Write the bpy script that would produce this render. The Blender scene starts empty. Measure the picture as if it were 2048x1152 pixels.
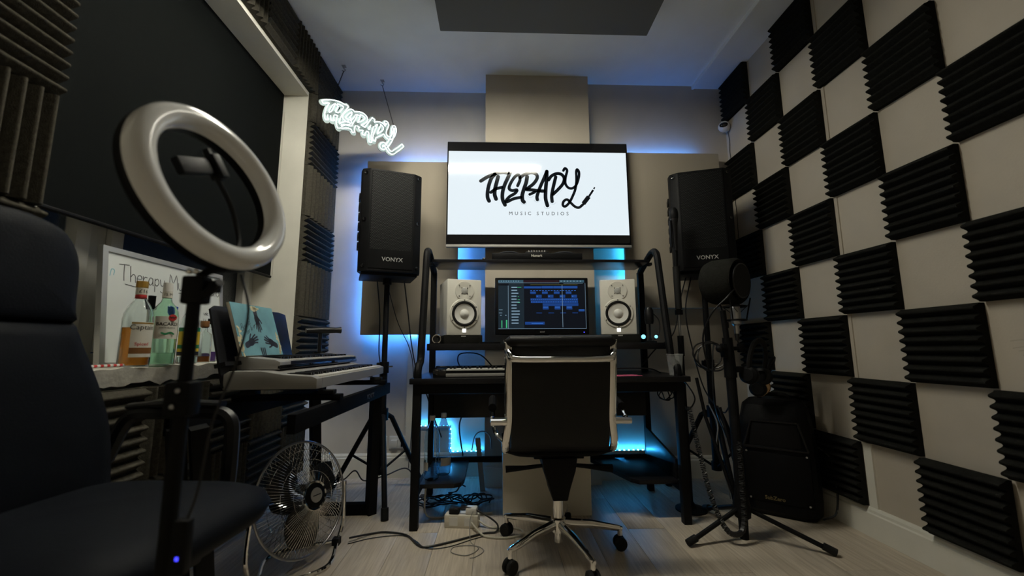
import bpy, bmesh, math, random
from mathutils import Vector, Matrix, Euler
random.seed(7)
sc = bpy.context.scene
C = sc.collection
PI = math.pi
R = math.radians

# ------------------------------------------------------------------ camera
cd = bpy.data.cameras.new('camera'); cam = bpy.data.objects.new('camera', cd); C.objects.link(cam)
cd.sensor_width = 36.0; cd.lens = 829.56 / 2048 * 36.0; cd.clip_start = 0.02
def cam_matrix(loc, yaw, pit, rol):
    fwd = Vector((math.sin(yaw) * math.cos(pit), math.cos(yaw) * math.cos(pit), math.sin(pit)))
    right = Vector((math.cos(yaw), -math.sin(yaw), 0)); up = right.cross(fwd)
    r = right * math.cos(rol) + up * math.sin(rol); u = -right * math.sin(rol) + up * math.cos(rol)
    m = Matrix((r, u, -fwd)).transposed().to_4x4(); m.translation = loc
    return m
cam.matrix_world = cam_matrix(Vector((0, 0, .9211)), .0395, .1405, -.0061)
cd.dof.use_dof = True; cd.dof.focus_distance = 2.6; cd.dof.aperture_fstop = 2.0
sc.camera = cam

# ------------------------------------------------------------------ world, view
w = bpy.data.worlds.new('world'); sc.world = w; w.use_nodes = True
w.node_tree.nodes['Background'].inputs[0].default_value = (.02, .03, .05, 1)
w.node_tree.nodes['Background'].inputs[1].default_value = .15
sc.view_settings.view_transform = 'Standard'; sc.view_settings.look = 'None'
sc.view_settings.exposure = 0.0; sc.view_settings.gamma = 1.0
sc.view_settings.use_curve_mapping = False
sc.cycles.use_denoising = True
sc.cycles.sample_clamp_indirect = 4.0
sc.cycles.max_bounces = 10

# light levels (all real lamps of the room)
TUBE_L = 136.0      # ceiling batten tubes
TV_L = 0.92
NEON_L = 3.0
LED_L = 105.0       # continuous strips behind the panels
DOT_L = 560.0       # single diodes

# ------------------------------------------------------------------ materials
MATS = {}
def mat(name, col, rough=.5, metal=0., spec=.5, noise=0., nscale=40., bump=0., bscale=200., emit=None, estr=0., trans=0., ior=1.45, coat=0., alpha=1., sheen=0.):
    m = bpy.data.materials.new(name); m.use_nodes = True
    nt = m.node_tree; b = nt.nodes['Principled BSDF']
    b.inputs['Base Color'].default_value = (*col, 1); b.inputs['Roughness'].default_value = rough
    b.inputs['Metallic'].default_value = metal; b.inputs['Specular IOR Level'].default_value = spec
    b.inputs['IOR'].default_value = ior; b.inputs['Transmission Weight'].default_value = trans
    b.inputs['Coat Weight'].default_value = coat; b.inputs['Alpha'].default_value = alpha
    b.inputs['Sheen Weight'].default_value = sheen
    tc = None
    if noise or bump:
        tc = nt.nodes.new('ShaderNodeTexCoord')
    if noise:
        n = nt.nodes.new('ShaderNodeTexNoise'); n.inputs['Scale'].default_value = nscale; n.inputs['Detail'].default_value = 5
        nt.links.new(tc.outputs['Object'], n.inputs['Vector'])
        rp = nt.nodes.new('ShaderNodeValToRGB')
        rp.color_ramp.elements[0].position = .3; rp.color_ramp.elements[1].position = .7
        rp.color_ramp.elements[0].color = (*[c * (1 - noise) for c in col], 1)
        rp.color_ramp.elements[1].color = (*[min(1, c * (1 + noise)) for c in col], 1)
        nt.links.new(n.outputs['Fac'], rp.inputs[0]); nt.links.new(rp.outputs[0], b.inputs['Base Color'])
    if bump:
        n2 = nt.nodes.new('ShaderNodeTexNoise'); n2.inputs['Scale'].default_value = bscale; n2.inputs['Detail'].default_value = 4
        nt.links.new(tc.outputs['Object'], n2.inputs['Vector'])
        bp = nt.nodes.new('ShaderNodeBump'); bp.inputs['Strength'].default_value = bump; bp.inputs['Distance'].default_value = .003
        nt.links.new(n2.outputs['Fac'], bp.inputs['Height']); nt.links.new(bp.outputs[0], b.inputs['Normal'])
    if emit:
        b.inputs['Emission Color'].default_value = (*emit, 1); b.inputs['Emission Strength'].default_value = estr
    MATS[name] = m
    return m
M = MATS
mat('taupe_paint', (.47, .42, .345), .75, noise=.04, nscale=6, bump=.15, bscale=120)
mat('alcove_paint', (.60, .565, .51), .75, noise=.04, nscale=6, bump=.15, bscale=120)
mat('white_paint', (.74, .72, .64), .45, noise=.03, nscale=9, bump=.1, bscale=90)
mat('ceiling_paint', (.80, .83, .84), .85, noise=.03, nscale=5, bump=.3, bscale=25)
mat('plaster', (.62, .6, .53), .85, noise=.12, nscale=14, bump=.9, bscale=45)
mat('cloud_fabric', (.12, .12, .115), .95, noise=.06, nscale=300)
mat('panel_fabric', (.36, .315, .25), .95, noise=.06, nscale=400, bump=.3, bscale=500, sheen=.1)
mat('foam_black', (.0125, .0125, .011), 1., spec=.03, noise=.25, nscale=90, bump=.8, bscale=350)
mat('foam_brown', (.058, .053, .042), 1., spec=.03, noise=.25, nscale=90, bump=.8, bscale=350)
mat('black_plastic', (.0045, .0045, .005), .5, spec=.12, noise=.15, nscale=60)
mat('black_satin', (.006, .006, .007), .38, spec=.3)
mat('black_gloss', (.006, .006, .007), .08, coat=.4)
mat('black_powder', (.0045, .0045, .005), .55, spec=.14, bump=.2, bscale=600)
mat('black_rubber', (.009, .009, .009), .7, spec=.2)
mat('black_leather', (.005, .005, .0055), .45, spec=.25, bump=.25, bscale=260)
mat('blue_leather', (.005, .006, .0085), .6, spec=.07, bump=.25, bscale=220)
mat('desk_top', (.007, .007, .0085), .3, spec=.35, noise=.2, nscale=30)
mat('grille', (.0055, .0055, .006), .6, spec=.06)
mat('chrome', (.83, .82, .8), .07, metal=1.)
mat('steel', (.45, .45, .46), .3, metal=1.)
mat('speaker_white', (.70, .68, .61), .4, noise=.02, nscale=20)
mat('cone_white', (.74, .73, .69), .55)
mat('tweeter_grey', (.42, .42, .40), .5)
mat('fan_blade', (.05, .048, .042), .35, metal=.6)
mat('white_plastic', (.72, .71, .67), .35)
mat('cream_plastic', (.66, .62, .52), .45)
mat('white_gloss', (.76, .76, .75), .16, coat=.5)
mat('silver_plastic', (.34, .33, .31), .4, metal=.2)
mat('key_white', (.72, .70, .64), .3)
mat('cream_board', (.72, .67, .56), .4, noise=.03, nscale=7)
mat('whiteboard', (.72, .75, .73), .25, noise=.03, nscale=5)
mat('ink_black', (.012, .012, .012), .6)
mat('ink_blue', (.25, .55, .62), .6)
mat('alu', (.55, .55, .53), .4, metal=.6)
mat('blind_fabric', (.0050, .0058, .0058), .9, spec=.04, noise=.08, nscale=500)
mat('upvc', (.55, .54, .5), .35, noise=.03, nscale=12)
mat('night_glass', (.55, .6, .62), .04, trans=1., ior=1.45, bump=.5, bscale=170)
mat('glass', (.93, .97, .95), .02, trans=1., ior=1.3)
mat('glass_green', (.72, .93, .78), .02, trans=1., ior=1.3)
mat('cup_plastic', (.86, .88, .88), .12, trans=.85, ior=1.1)
mat('pet_blue', (.80, .92, .98), .05, trans=1., ior=1.10)
mat('rum', (.85, .30, .03), .05, trans=.75, ior=1.2)
mat('gin', (.75, .88, .78), .03, trans=1., ior=1.2)
mat('label_white', (.66, .64, .56), .6)
mat('label_yellow', (.75, .52, .03), .55)
mat('label_green', (.02, .22, .08), .55)
mat('label_brown', (.19, .08, .02), .55)
mat('gold', (.55, .32, .07), .35, metal=.7)
mat('dim_gold', (.16, .12, .05), .5)
mat('red', (.5, .03, .03), .5)
mat('pink', (.55, .10, .20), .6)
mat('black_matte', (.004, .004, .0045), .8, spec=.05)
mat('pencil', (.36, .32, .26), .8)
mat('blue_cap', (.01, .06, .40), .4)
mat('purple_liquid', (.25, .12, .45), .2, trans=.5)
mat('silver_text', (.62, .62, .62), .3, metal=.7)
mat('dim_text', (.035, .035, .04), .4)
mat('art_sky', (.155, .33, .375), .5, noise=.22, nscale=9)
mat('art_sand', (.62, .56, .36), .6, noise=.2, nscale=60)
mat('art_hand', (.022, .024, .035), .6)
mat('paper', (.68, .64, .52), .7)
mat('leather_tan', (.28, .17, .08), .6)
mat('cable_black', (.008, .008, .009), .45)
mat('cable_white', (.55, .52, .43), .45)
mat('cable_grey', (.25, .24, .22), .45)
mat('led_pcb', (.5, .55, .6), .5)
mat('led_blue', (.1, .3, .6), .5, emit=(.06, .29, 1.0), estr=LED_L)
mat('led_cyan', (.1, .4, .6), .5, emit=(.03, .42, 1.0), estr=LED_L)
mat('led_dot', (.3, .6, .9), .5, emit=(.035, .40, 1.0), estr=DOT_L)
mat('neon', (.9, .95, .95), .4, emit=(.86, 1.0, .98), estr=NEON_L)
mat('acrylic', (.30, .35, .35), .25, spec=.5)
mat('tv_screen', (.02, .02, .02), .07, emit=(.84, .94, 1.0), estr=TV_L)
mat('tv_ink', (.004, .006, .010), .08)
mat('tv_halo', (.02, .02, .02), .08, emit=(.97, .99, 1.0), estr=1.0)
mat('tv_grey', (.02, .02, .02), .08, emit=(.55, .65, .72), estr=.8)
mat('tube', (1, 1, 1), .4, emit=(1.0, .965, .82), estr=TUBE_L)
mat('scr_bg', (.004, .004, .004), .35, spec=.1, emit=(.0032, .0045, .008), estr=1.)
mat('scr_panel', (.004, .004, .004), .35, spec=.1, emit=(.010, .019, .028), estr=1.)
mat('scr_bar', (.004, .004, .004), .35, spec=.1, emit=(.035, .085, .12), estr=1.)
mat('scr_blue', (.004, .004, .004), .35, spec=.1, emit=(.009, .045, .20), estr=1.)
mat('scr_blue2', (.004, .004, .004), .35, spec=.1, emit=(.03, .13, .50), estr=1.)
mat('scr_line', (.004, .004, .004), .35, spec=.1, emit=(.22, .34, .45), estr=1.)
mat('scr_green', (.004, .004, .004), .35, spec=.1, emit=(.05, .42, .18), estr=1.)
mat('scr_olive', (.004, .004, .004), .35, spec=.1, emit=(.05, .05, .015), estr=1.)
mat('scr_red', (.004, .004, .004), .35, spec=.1, emit=(.020, .008, .012), estr=1.)
mat('led_white', (.8, .8, .8), .4, emit=(1, 1, .95), estr=1.1)
mat('led_indigo', (.1, .1, .5), .4, emit=(.05, .05, 1), estr=2.5)
mat('lamp_cyan', (.2, .5, .7), .2, emit=(.25, .75, 1.0), estr=1.5)
def floor_mat():
    m = mat('laminate', (.33, .28, .215), .42)
    nt = m.node_tree; b = nt.nodes['Principled BSDF']
    tc = nt.nodes.new('ShaderNodeTexCoord'); mp = nt.nodes.new('ShaderNodeMapping')
    mp.inputs['Scale'].default_value = (55, 3.0, 1)
    oi = nt.nodes.new('ShaderNodeObjectInfo'); ad = nt.nodes.new('ShaderNodeVectorMath'); ad.operation = 'ADD'
    nt.links.new(tc.outputs['Object'], mp.inputs['Vector']); nt.links.new(mp.outputs[0], ad.inputs[0])
    cb = nt.nodes.new('ShaderNodeCombineXYZ'); ml = nt.nodes.new('ShaderNodeMath'); ml.operation = 'MULTIPLY'; ml.inputs[1].default_value = 90
    nt.links.new(oi.outputs['Random'], ml.inputs[0]); nt.links.new(ml.outputs[0], cb.inputs[0]); nt.links.new(ml.outputs[0], cb.inputs[1])
    nt.links.new(cb.outputs[0], ad.inputs[1])
    n = nt.nodes.new('ShaderNodeTexNoise'); n.inputs['Scale'].default_value = 1.6; n.inputs['Detail'].default_value = 8; n.inputs['Distortion'].default_value = .6
    nt.links.new(ad.outputs[0], n.inputs['Vector'])
    rp = nt.nodes.new('ShaderNodeValToRGB')
    rp.color_ramp.elements[0].position = .3; rp.color_ramp.elements[1].position = .72
    rp.color_ramp.elements[0].color = (.44, .37, .285, 1); rp.color_ramp.elements[1].color = (.65, .57, .46, 1)
    nt.links.new(n.outputs['Fac'], rp.inputs[0])
    hs = nt.nodes.new('ShaderNodeHueSaturation'); mr = nt.nodes.new('ShaderNodeMapRange')
    mr.inputs['To Min'].default_value = .965; mr.inputs['To Max'].default_value = 1.035
    nt.links.new(oi.outputs['Random'], mr.inputs[0]); nt.links.new(mr.outputs[0], hs.inputs['Value'])
    nt.links.new(rp.outputs[0], hs.inputs['Color']); nt.links.new(hs.outputs[0], b.inputs['Base Color'])
    bp = nt.nodes.new('ShaderNodeBump'); bp.inputs['Strength'].default_value = .12; bp.inputs['Distance'].default_value = .002
    nt.links.new(n.outputs['Fac'], bp.inputs['Height']); nt.links.new(bp.outputs[0], b.inputs['Normal'])
floor_mat()

# ------------------------------------------------------------------ mesh helpers
def V(*a): return Vector(a)
def catmull(pts, n=6, closed=False):
    P = [Vector(p) for p in pts]
    if len(P) < 3: return P
    out = []; L = len(P)
    rng = range(L if closed else L - 1)
    for i in rng:
        p1 = P[i]; p2 = P[(i + 1) % L]
        p0 = P[i - 1] if (i > 0 or closed) else p1 * 2 - p2
        p3 = P[(i + 2) % L] if (i + 2 < L or closed) else p2 * 2 - p1
        for k in range(n):
            t = k / n
            out.append(.5 * ((2 * p1) + (-p0 + p2) * t + (2 * p0 - 5 * p1 + 4 * p2 - p3) * t * t + (-p0 + 3 * p1 - 3 * p2 + p3) * t ** 3))
    if not closed: out.append(P[-1])
    return out
class MB:
    def __init__(s, mtx=None): s.v = []; s.f = []; s.m = mtx
    def add(s, vs, fs):
        o = len(s.v)
        s.v += [tuple(s.m @ Vector(p)) if s.m else tuple(p) for p in vs]
        s.f += [tuple(i + o for i in f) for f in fs]
        return s
    def box(s, x0, x1, y0, y1, z0, z1, mtx=None, bev=0.):
        if bev:
            bm = bmesh.new(); bmesh.ops.create_cube(bm, size=1)
            for q in bm.verts:
                q.co = Vector(((x0 + x1) / 2 + q.co.x * (x1 - x0), (y0 + y1) / 2 + q.co.y * (y1 - y0), (z0 + z1) / 2 + q.co.z * (z1 - z0)))
            bmesh.ops.bevel(bm, geom=bm.edges[:], offset=bev, segments=2, affect='EDGES', profile=.6)
            return s.bm(bm, mtx)
        vs = [Vector((x, y, z)) for z in (z0, z1) for y in (y0, y1) for x in (x0, x1)]
        if mtx: vs = [mtx @ p for p in vs]
        return s.add(vs, [(0, 2, 3, 1), (4, 5, 7, 6), (0, 1, 5, 4), (2, 6, 7, 3), (0, 4, 6, 2), (1, 3, 7, 5)])
    def bm(s, bm, mtx=None):
        bm.verts.index_update()
        vs = [mtx @ q.co if mtx else q.co.copy() for q in bm.verts]
        fs = [tuple(q.index for q in f.verts) for f in bm.faces]
        bm.free(); return s.add(vs, fs)
    def prism(s, poly, d, mtx=None, bev=0.):
        """poly: 2d points in xy, extruded z 0..d"""
        bm = bmesh.new()
        f = bm.faces.new([bm.verts.new((p[0], p[1], 0)) for p in poly])
        r = bmesh.ops.extrude_face_region(bm, geom=[f])
        bmesh.ops.translate(bm, verts=[q for q in r['geom'] if isinstance(q, bmesh.types.BMVert)], vec=(0, 0, d))
        bmesh.ops.recalc_face_normals(bm, faces=bm.faces[:])
        if bev: bmesh.ops.bevel(bm, geom=bm.edges[:], offset=bev, segments=2, affect='EDGES', profile=.6)
        return s.bm(bm, mtx)
    def tube(s, pts, r, n=8, smooth=0, closed=False, flat=1.0, updir=None):
        P = catmull(pts, smooth, closed) if smooth else [Vector(p) for p in pts]
        L = len(P); rad = r if isinstance(r, (list, tuple)) else None
        vs = []; fs = []; prev = None
        for i, p in enumerate(P):
            if closed: t = P[(i + 1) % L] - P[i - 1]
            else: t = P[min(i + 1, L - 1)] - P[max(i - 1, 0)]
            if t.length < 1e-9: t = Vector((0, 0, 1))
            t.normalize()
            if prev is None:
                a = Vector(updir) if updir else (Vector((0, 0, 1)) if abs(t.z) < .9 else Vector((1, 0, 0)))
                u = (a - t * a.dot(t)).normalized()
            else:
                u = prev - t * prev.dot(t)
                u = u.normalized() if u.length > 1e-6 else t.orthogonal().normalized()
            prev = u; q = t.cross(u)
            if rad: rr = rad[min(len(rad) - 1, int(round(i * (len(rad) - 1) / max(1, L - 1))))] if smooth else rad[i]
            else: rr = r
            for k in range(n):
                an = 2 * PI * k / n
                vs.append(p + (u * math.cos(an) + q * math.sin(an) * flat) * rr)
        for i in range(L if closed else L - 1):
            j = (i + 1) % L
            for k in range(n):
                k2 = (k + 1) % n
                fs.append((i * n + k, i * n + k2, j * n + k2, j * n + k))
        if not closed:
            fs.append(tuple(range(n - 1, -1, -1))); fs.append(tuple((L - 1) * n + k for k in range(n)))
        return s.add(vs, fs)
    def cyl(s, a, b, r, r2=None, n=20):
        return s.tube([a, b], [r, r2 if r2 is not None else r], n)
    def lathe(s, prof, n=28, mtx=None, arc=None, cap=False):
        vs = []; fs = []; L = len(prof)
        a0, a1 = arc if arc else (0, 2 * PI)
        m = n if not arc else n + 1
        for i in range(m):
            a = a0 + (a1 - a0) * i / n
            for (r, z) in prof: vs.append(Vector((r * math.cos(a), r * math.sin(a), z)))
        for i in range(n):
            j = (i + 1) % m
            for k in range(L - 1):
                fs.append((i * L + k, j * L + k, j * L + k + 1, i * L + k + 1))
        if cap:
            if prof[0][0] > 1e-6: fs.append(tuple(i * L for i in range(n - 1, -1, -1)))
            if prof[-1][0] > 1e-6: fs.append(tuple(i * L + L - 1 for i in range(n)))
        if mtx: vs = [mtx @ p for p in vs]
        return s.add(vs, fs)
    def sphere(s, c, r, n=14, sz=1.):
        c = Vector(c); pr = [(r * math.sin(PI * k / n), -r * math.cos(PI * k / n) * sz) for k in range(n + 1)]
        pr[0] = (1e-5, pr[0][1]); pr[-1] = (1e-5, pr[-1][1])
        return s.lathe(pr, n * 2, Matrix.Translation(c))
    def ribbon(s, pts, r, mtx, d=.0004, smooth=5):
        """flat stroke in the local xy plane with round caps, thickness d"""
        P = catmull([(p[0], p[1], 0) for p in pts], smooth) if len(pts) > 2 and smooth else [Vector((p[0], p[1], 0)) for p in pts]
        L = len(P); left = []; right = []
        for i, p in enumerate(P):
            t = (P[min(i + 1, L - 1)] - P[max(i - 1, 0)]).normalized(); nn = Vector((-t.y, t.x, 0))
            left.append(p + nn * r); right.append(p - nn * r)
        vs = []; fs = []
        for z in (0, d):
            for a, b in zip(left, right): vs += [mtx @ Vector((a.x, a.y, z)), mtx @ Vector((b.x, b.y, z))]
        n = 2 * L
        for i in range(L - 1):
            fs.append((n + 2 * i, n + 2 * i + 1, n + 2 * i + 3, n + 2 * i + 2))
            fs.append((2 * i + 1, 2 * i, 2 * i + 2, 2 * i + 3))
            fs.append((2 * i, n + 2 * i, n + 2 * i + 2, 2 * i + 2)); fs.append((2 * i + 1, 2 * i + 3, n + 2 * i + 3, n + 2 * i + 1))
        s.add(vs, fs)
        for (c, q) in ((P[0], P[1]), (P[-1], P[-2])):
            a0 = math.atan2(c.y - q.y, c.x - q.x)
            cp = [c + Vector((math.cos(a0 + PI * (k / 6 - .5)), math.sin(a0 + PI * (k / 6 - .5)), 0)) * r for k in range(7)]
            s.add([mtx @ Vector((p.x, p.y, d)) for p in cp], [tuple(range(7))])
        return s
    def build(s, name, material, parent=None, smooth=True, ang=35):
        me = bpy.data.meshes.new(name); me.from_pydata(s.v, [], s.f); me.update()
        me.materials.append(M[material] if isinstance(material, str) else material)
        if smooth:
            me.shade_smooth(); me.set_sharp_from_angle(angle=R(ang))
        o = bpy.data.objects.new(name, me); C.objects.link(o)
        if parent: o.parent = parent
        return o
def tag(o, label=None, cat=None, group=None, kind=None):
    if label: o['label'] = label
    if cat: o['category'] = cat
    if group: o['group'] = group
    if kind: o['kind'] = kind
    return o
def thing(name, label, cat, loc=(0, 0, 0), rz=0., group=None, rot=None):
    o = bpy.data.objects.new(name, None); C.objects.link(o); o.empty_display_size = .05
    o.location = loc; o.rotation_euler = rot if rot else (0, 0, rz)
    return tag(o, label, cat, group)
def copy_tree(o, parent=None):
    c = o.copy(); C.objects.link(c)
    if parent: c.parent = parent
    for ch in list(o.children): copy_tree(ch, c)
    return c
def frame(origin, xdir, ydir):
    x = Vector(xdir).normalized(); y = Vector(ydir); y = (y - x * y.dot(x)).normalized(); z = x.cross(y)
    m = Matrix((x, y, z)).transposed().to_4x4(); m.translation = Vector(origin)
    return m
def text_mesh(body, size, align='CENTER', extrude=.0005, spacing=1.0, bold=0.):
    cu = bpy.data.curves.new('text', 'FONT'); cu.body = body; cu.size = size; cu.align_x = align; cu.extrude = extrude
    cu.space_character = spacing; cu.offset = bold; cu.resolution_u = 2
    o = bpy.data.objects.new('text', cu); C.objects.link(o)
    dg = bpy.context.evaluated_depsgraph_get(); dg.update()
    me = bpy.data.meshes.new_from_object(o.evaluated_get(dg))
    bpy.data.objects.remove(o); bpy.data.curves.remove(cu)
    me.materials.clear()
    return me
def text(name, body, size, mtx, material, parent=None, wrap=0., **k):
    me = text_mesh(body, size, **k)
    for q in me.vertices:
        p = q.co.copy()
        if wrap: p = Vector((wrap * math.sin(p.x / wrap), p.y, wrap * math.cos(p.x / wrap) - wrap + p.z))
        q.co = mtx @ p
    me.materials.append(M[material])
    o = bpy.data.objects.new(name, me); C.objects.link(o)
    if parent: o.parent = parent
    return o
def frontplane(x, y, z):
    """local x right, local y up, local z toward -Y (viewer side)"""
    return frame((x, y, z), (1, 0, 0), (0, 0, 1))

# ------------------------------------------------------------------ room
XL, XR = -1.285, 1.832
YB, YBR, YCH, YF = 3.169, 3.028, 2.933, -1.6
ZC = 2.993
CX0, CX1 = -.076, .712          # chimney breast
def struct(name, mb, material, parent=None, **k):
    o = mb.build(name, material, parent, smooth=False)
    if not parent: o['kind'] = 'structure'
    return o
fl = struct('floor', MB().box(XL - .35, XR + .2, YF - .1, YB + .2, -.08, -.0125), 'black_rubber')
PW, PL = .192, 1.285
pm = {}
i = 0
x = XL - .35
while x < XR:
    off = (i * .43) % PL
    y = YF - off
    while y < YB:
        y0, y1 = max(y, YF), min(y + PL, YB + .05)
        if y1 - y0 > .05:
            key = round(y1 - y0, 3)
            if key not in pm:
                q = MB().box(-PW / 2 + .0006, PW / 2 - .0006, -key / 2 + .0006, key / 2 - .0006, -.012, 0, bev=.0012)
                o = q.build('plank', 'laminate', fl); pm[key] = o
            else:
                o = pm[key].copy(); C.objects.link(o)
            o.location = (x + PW / 2, (y0 + y1) / 2, 0)
        y += PL
    x += PW; i += 1
struct('ceiling', MB().box(XL - .4, XR + .2, YF - .1, YB + .2, ZC, ZC + .1), 'ceiling_paint')
struct('trim_1', MB().box(1.585, XR, YF, YBR, ZC - .022, ZC), 'ceiling_paint')          # boxed edge along the right wall
struct('trim_2', MB().box(1.578, 1.592, YF, YBR, ZC - .03, ZC), 'ceiling_paint')
# right wall
wr = struct('wall_right', MB().box(XR, XR + .15, YF - .1, YB + .2, 0, ZC), 'taupe_paint')
struct('trim_3', MB().box(XR - .006, XR, 2.066, 2.085, .44, ZC), 'taupe_paint')
struct('trim_6', MB().box(XR - .008, XR, 2.040, 2.085, .14, .44), 'white_paint')
def skirting(name, a, b, nrm, h=.145, t=.022):
    a = Vector(a); b = Vector(b); n = Vector(nrm); L = (b - a).length
    m = frame(a, n, (0, 0, 1))            # local x=out, y=up, z = along
    if m.to_3x3() @ Vector((0, 0, 1)) @ (b - a) < 0: m = frame(b, n, (0, 0, 1))
    mb = MB().prism([(0, 0), (t, 0), (t, h - .03), (t * .75, h - .024), (t * .7, h - .012), (t * .35, h), (0, h)], L, m)
    return struct(name, mb, 'white_paint')
skirting('baseboard_right', (XR, YF, 0), (XR, YBR, 0), (-1, 0, 0), .14, .022)
# back wall: left alcove, chimney breast, right alcove
struct('wall_back', MB().box(XL - .1, CX0, YB, YB + .15, 0, ZC), 'alcove_paint')
struct('wall_chimney_breast', MB().box(CX0, CX1, YCH, YB + .15, 0, ZC), 'taupe_paint')
struct('wall_alcove', MB().box(CX1, XR, YBR, YB + .15, 0, ZC), 'taupe_paint')
skirting('baseboard_back', (XL, YB, 0), (CX0, YB, 0), (0, -1, 0), .165)
skirting('baseboard_alcove', (CX1, YBR, 0), (XR, YBR, 0), (0, -1, 0), .15)
skirting('baseboard_chimney_breast', (CX0, YCH, 0), (CX1, YCH, 0), (0, -1, 0), .15)
struct('trim_4', MB().box(-.648, -.583, YB - .05, YB, .165, ZC - 1.9), 'white_paint')    # boxed pipe run in the left alcove
# left wall with window opening
WY0, WY1, WZ0, WZ1 = 1.17, 2.69, .845, 2.635
mb = MB()
mb.box(XL - .5, XL, YF - .1, WY0, 0, ZC); mb.box(XL - .5, XL, WY1, YB + .2, 0, ZC)
mb.box(XL - .5, XL, WY0, WY1, 0, WZ0 - .06); mb.box(XL - .5, XL, WY0, WY1, WZ1, ZC)
struct('wall_left', mb, 'white_paint')
struct('wall_front', MB().box(XL - .5, XR + .2, YF - .15, YF, 0, ZC), 'taupe_paint')
# plaster window sill, uneven front lip
bm = bmesh.new(); bmesh.ops.create_grid(bm, x_segments=8, y_segments=60, size=.5)
for q in bm.verts:
    u, v_ = q.co.x + .5, q.co.y + .5
    q.co = Vector((XL - .33 + u * .36, WY0 + v_ * (WY1 - WY0), WZ0 + .010 + .003 * math.sin(v_ * 40) * u + .003 * math.sin(v_ * 95 + u * 7)))
e = [q for q in bm.edges if q.is_boundary]
r = bmesh.ops.extrude_edge_only(bm, edges=e)
for q in r['geom']:
    if isinstance(q, bmesh.types.BMVert): q.co.z -= .055 + .008 * math.sin(q.co.y * 31) + .005 * math.sin(q.co.y * 77); q.co.x -= .012 * (q.co.x > XL)
sill = MB().bm(bm).build('trim_5', 'plaster'); sill['kind'] = 'structure'
# window: frame, mullion, sashes, glass
win = thing('window_1', None, None, (XL - .3, 0, WZ0)); win['kind'] = 'structure'
def wframe(name, y0, y1, z0, z1, t, d0, d1, material='upvc', parent=win):
    q = MB()
    q.box(d0, d1, y0, y0 + t, z0, z1, bev=.004); q.box(d0, d1, y1 - t, y1, z0, z1, bev=.004)
    q.box(d0, d1, y0 + t, y1 - t, z0, z0 + t, bev=.004); q.box(d0, d1, y0 + t, y1 - t, z1 - t, z1, bev=.004)
    return q.build(name, material, parent)
HZ = WZ1 - WZ0
wframe('window_frame', WY0, WY1, 0, HZ, .06, -.05, .03)
MB().box(-.045, .025, 1.60, 1.68, .06, HZ - .06, bev=.004).build('mullion', 'upvc', win)
wframe('window_sash', WY0 + .065, 1.598, .065, HZ - .065, .055, -.03, .045)
wframe('window_sash', 1.682, WY1 - .065, .065, HZ - .065, .055, -.03, .045)
MB().box(-.006, .002, WY0 + .12, 1.545, .12, HZ - .12).build('pane', 'night_glass', win, smooth=False)
MB().box(-.006, .002, 1.737, WY1 - .12, .12, HZ - .12).build('pane', 'night_glass', win, smooth=False)
# roller blind
t = thing('roller_blind', 'wide black fabric roller blind drawn over the top of the window', 'blind', (-1.445, 0, 1.37))
MB().box(-.0015, .0015, WY0 + .008, WY1 - .012, 0, WZ1 - 1.37 - .001).build('blind_fabric', 'blind_fabric', t, smooth=False)
MB().cyl((0, WY0 + .01, .004), (0, WY1 - .012, .004), .009, n=10).build('bottom_bar', 'black_plastic', t)
MB().cyl((-.03, WY0 + .006, WZ1 - 1.37 - .03), (-.03, WY1 - .008, WZ1 - 1.37 - .03), .024, n=14).build('roller', 'blind_fabric', t)
mb = MB()
for k in range(150): mb.sphere((.012, WY1 - .006, .02 + k * .0075), .0021, 4)
o = mb.build('bead_chain', 'cream_plastic', t); o['kind'] = 'stuff'

# ------------------------------------------------------------------ ceiling batten lamp (out of frame, lights the room)
t = thing('batten_light', 'twin tube batten lamp hanging under the ceiling', 'lamp', (-.30, 1.74, 2.742))
mb = MB()
prof = [(-.085, -.052), (-.075, -.052), (-.03, 0), (.03, 0), (.075, -.052), (.085, -.052), (.04, .03), (-.04, .03)]
mb.prism(prof, 1.5, frame((-.75, 0, 0), (0, 1, 0), (0, 0, 1)))
mb.box(-.76, -.75, -.085, .085, -.052, .03); mb.box(.75, .76, -.085, .085, -.052, .03)
mb.build('reflector', 'white_plastic', t, smooth=False)
MB().tube([(-.72, -.026, -.050), (.72, -.026, -.050)], .011, 6).build('tube', 'tube', t)
MB().tube([(-.72, .026, -.050), (.72, .026, -.050)], .011, 6).build('tube', 'tube', t)
for x_ in (0.0, .7): MB().cyl((x_, 0, .03), (x_, 0, .123), .006, n=8).build('rod', 'steel', t)
# ceiling cloud
t = thing('ceiling_panel', 'dark grey acoustic panel hung flat below the ceiling', 'acoustic panel', (0, 0, 2.865))
mb = MB().box(-.345, .958, .75, 2.345, 0, .06, bev=.006)
mb.build('panel', 'cloud_fabric', t)
mb = MB()
for x in (-.2, .8):
    for y in (.95, 2.2): mb.cyl((x, y, .06), (x, y, ZC - 2.865), .004, n=6)
mb.build('hanger', 'steel', t)

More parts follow.
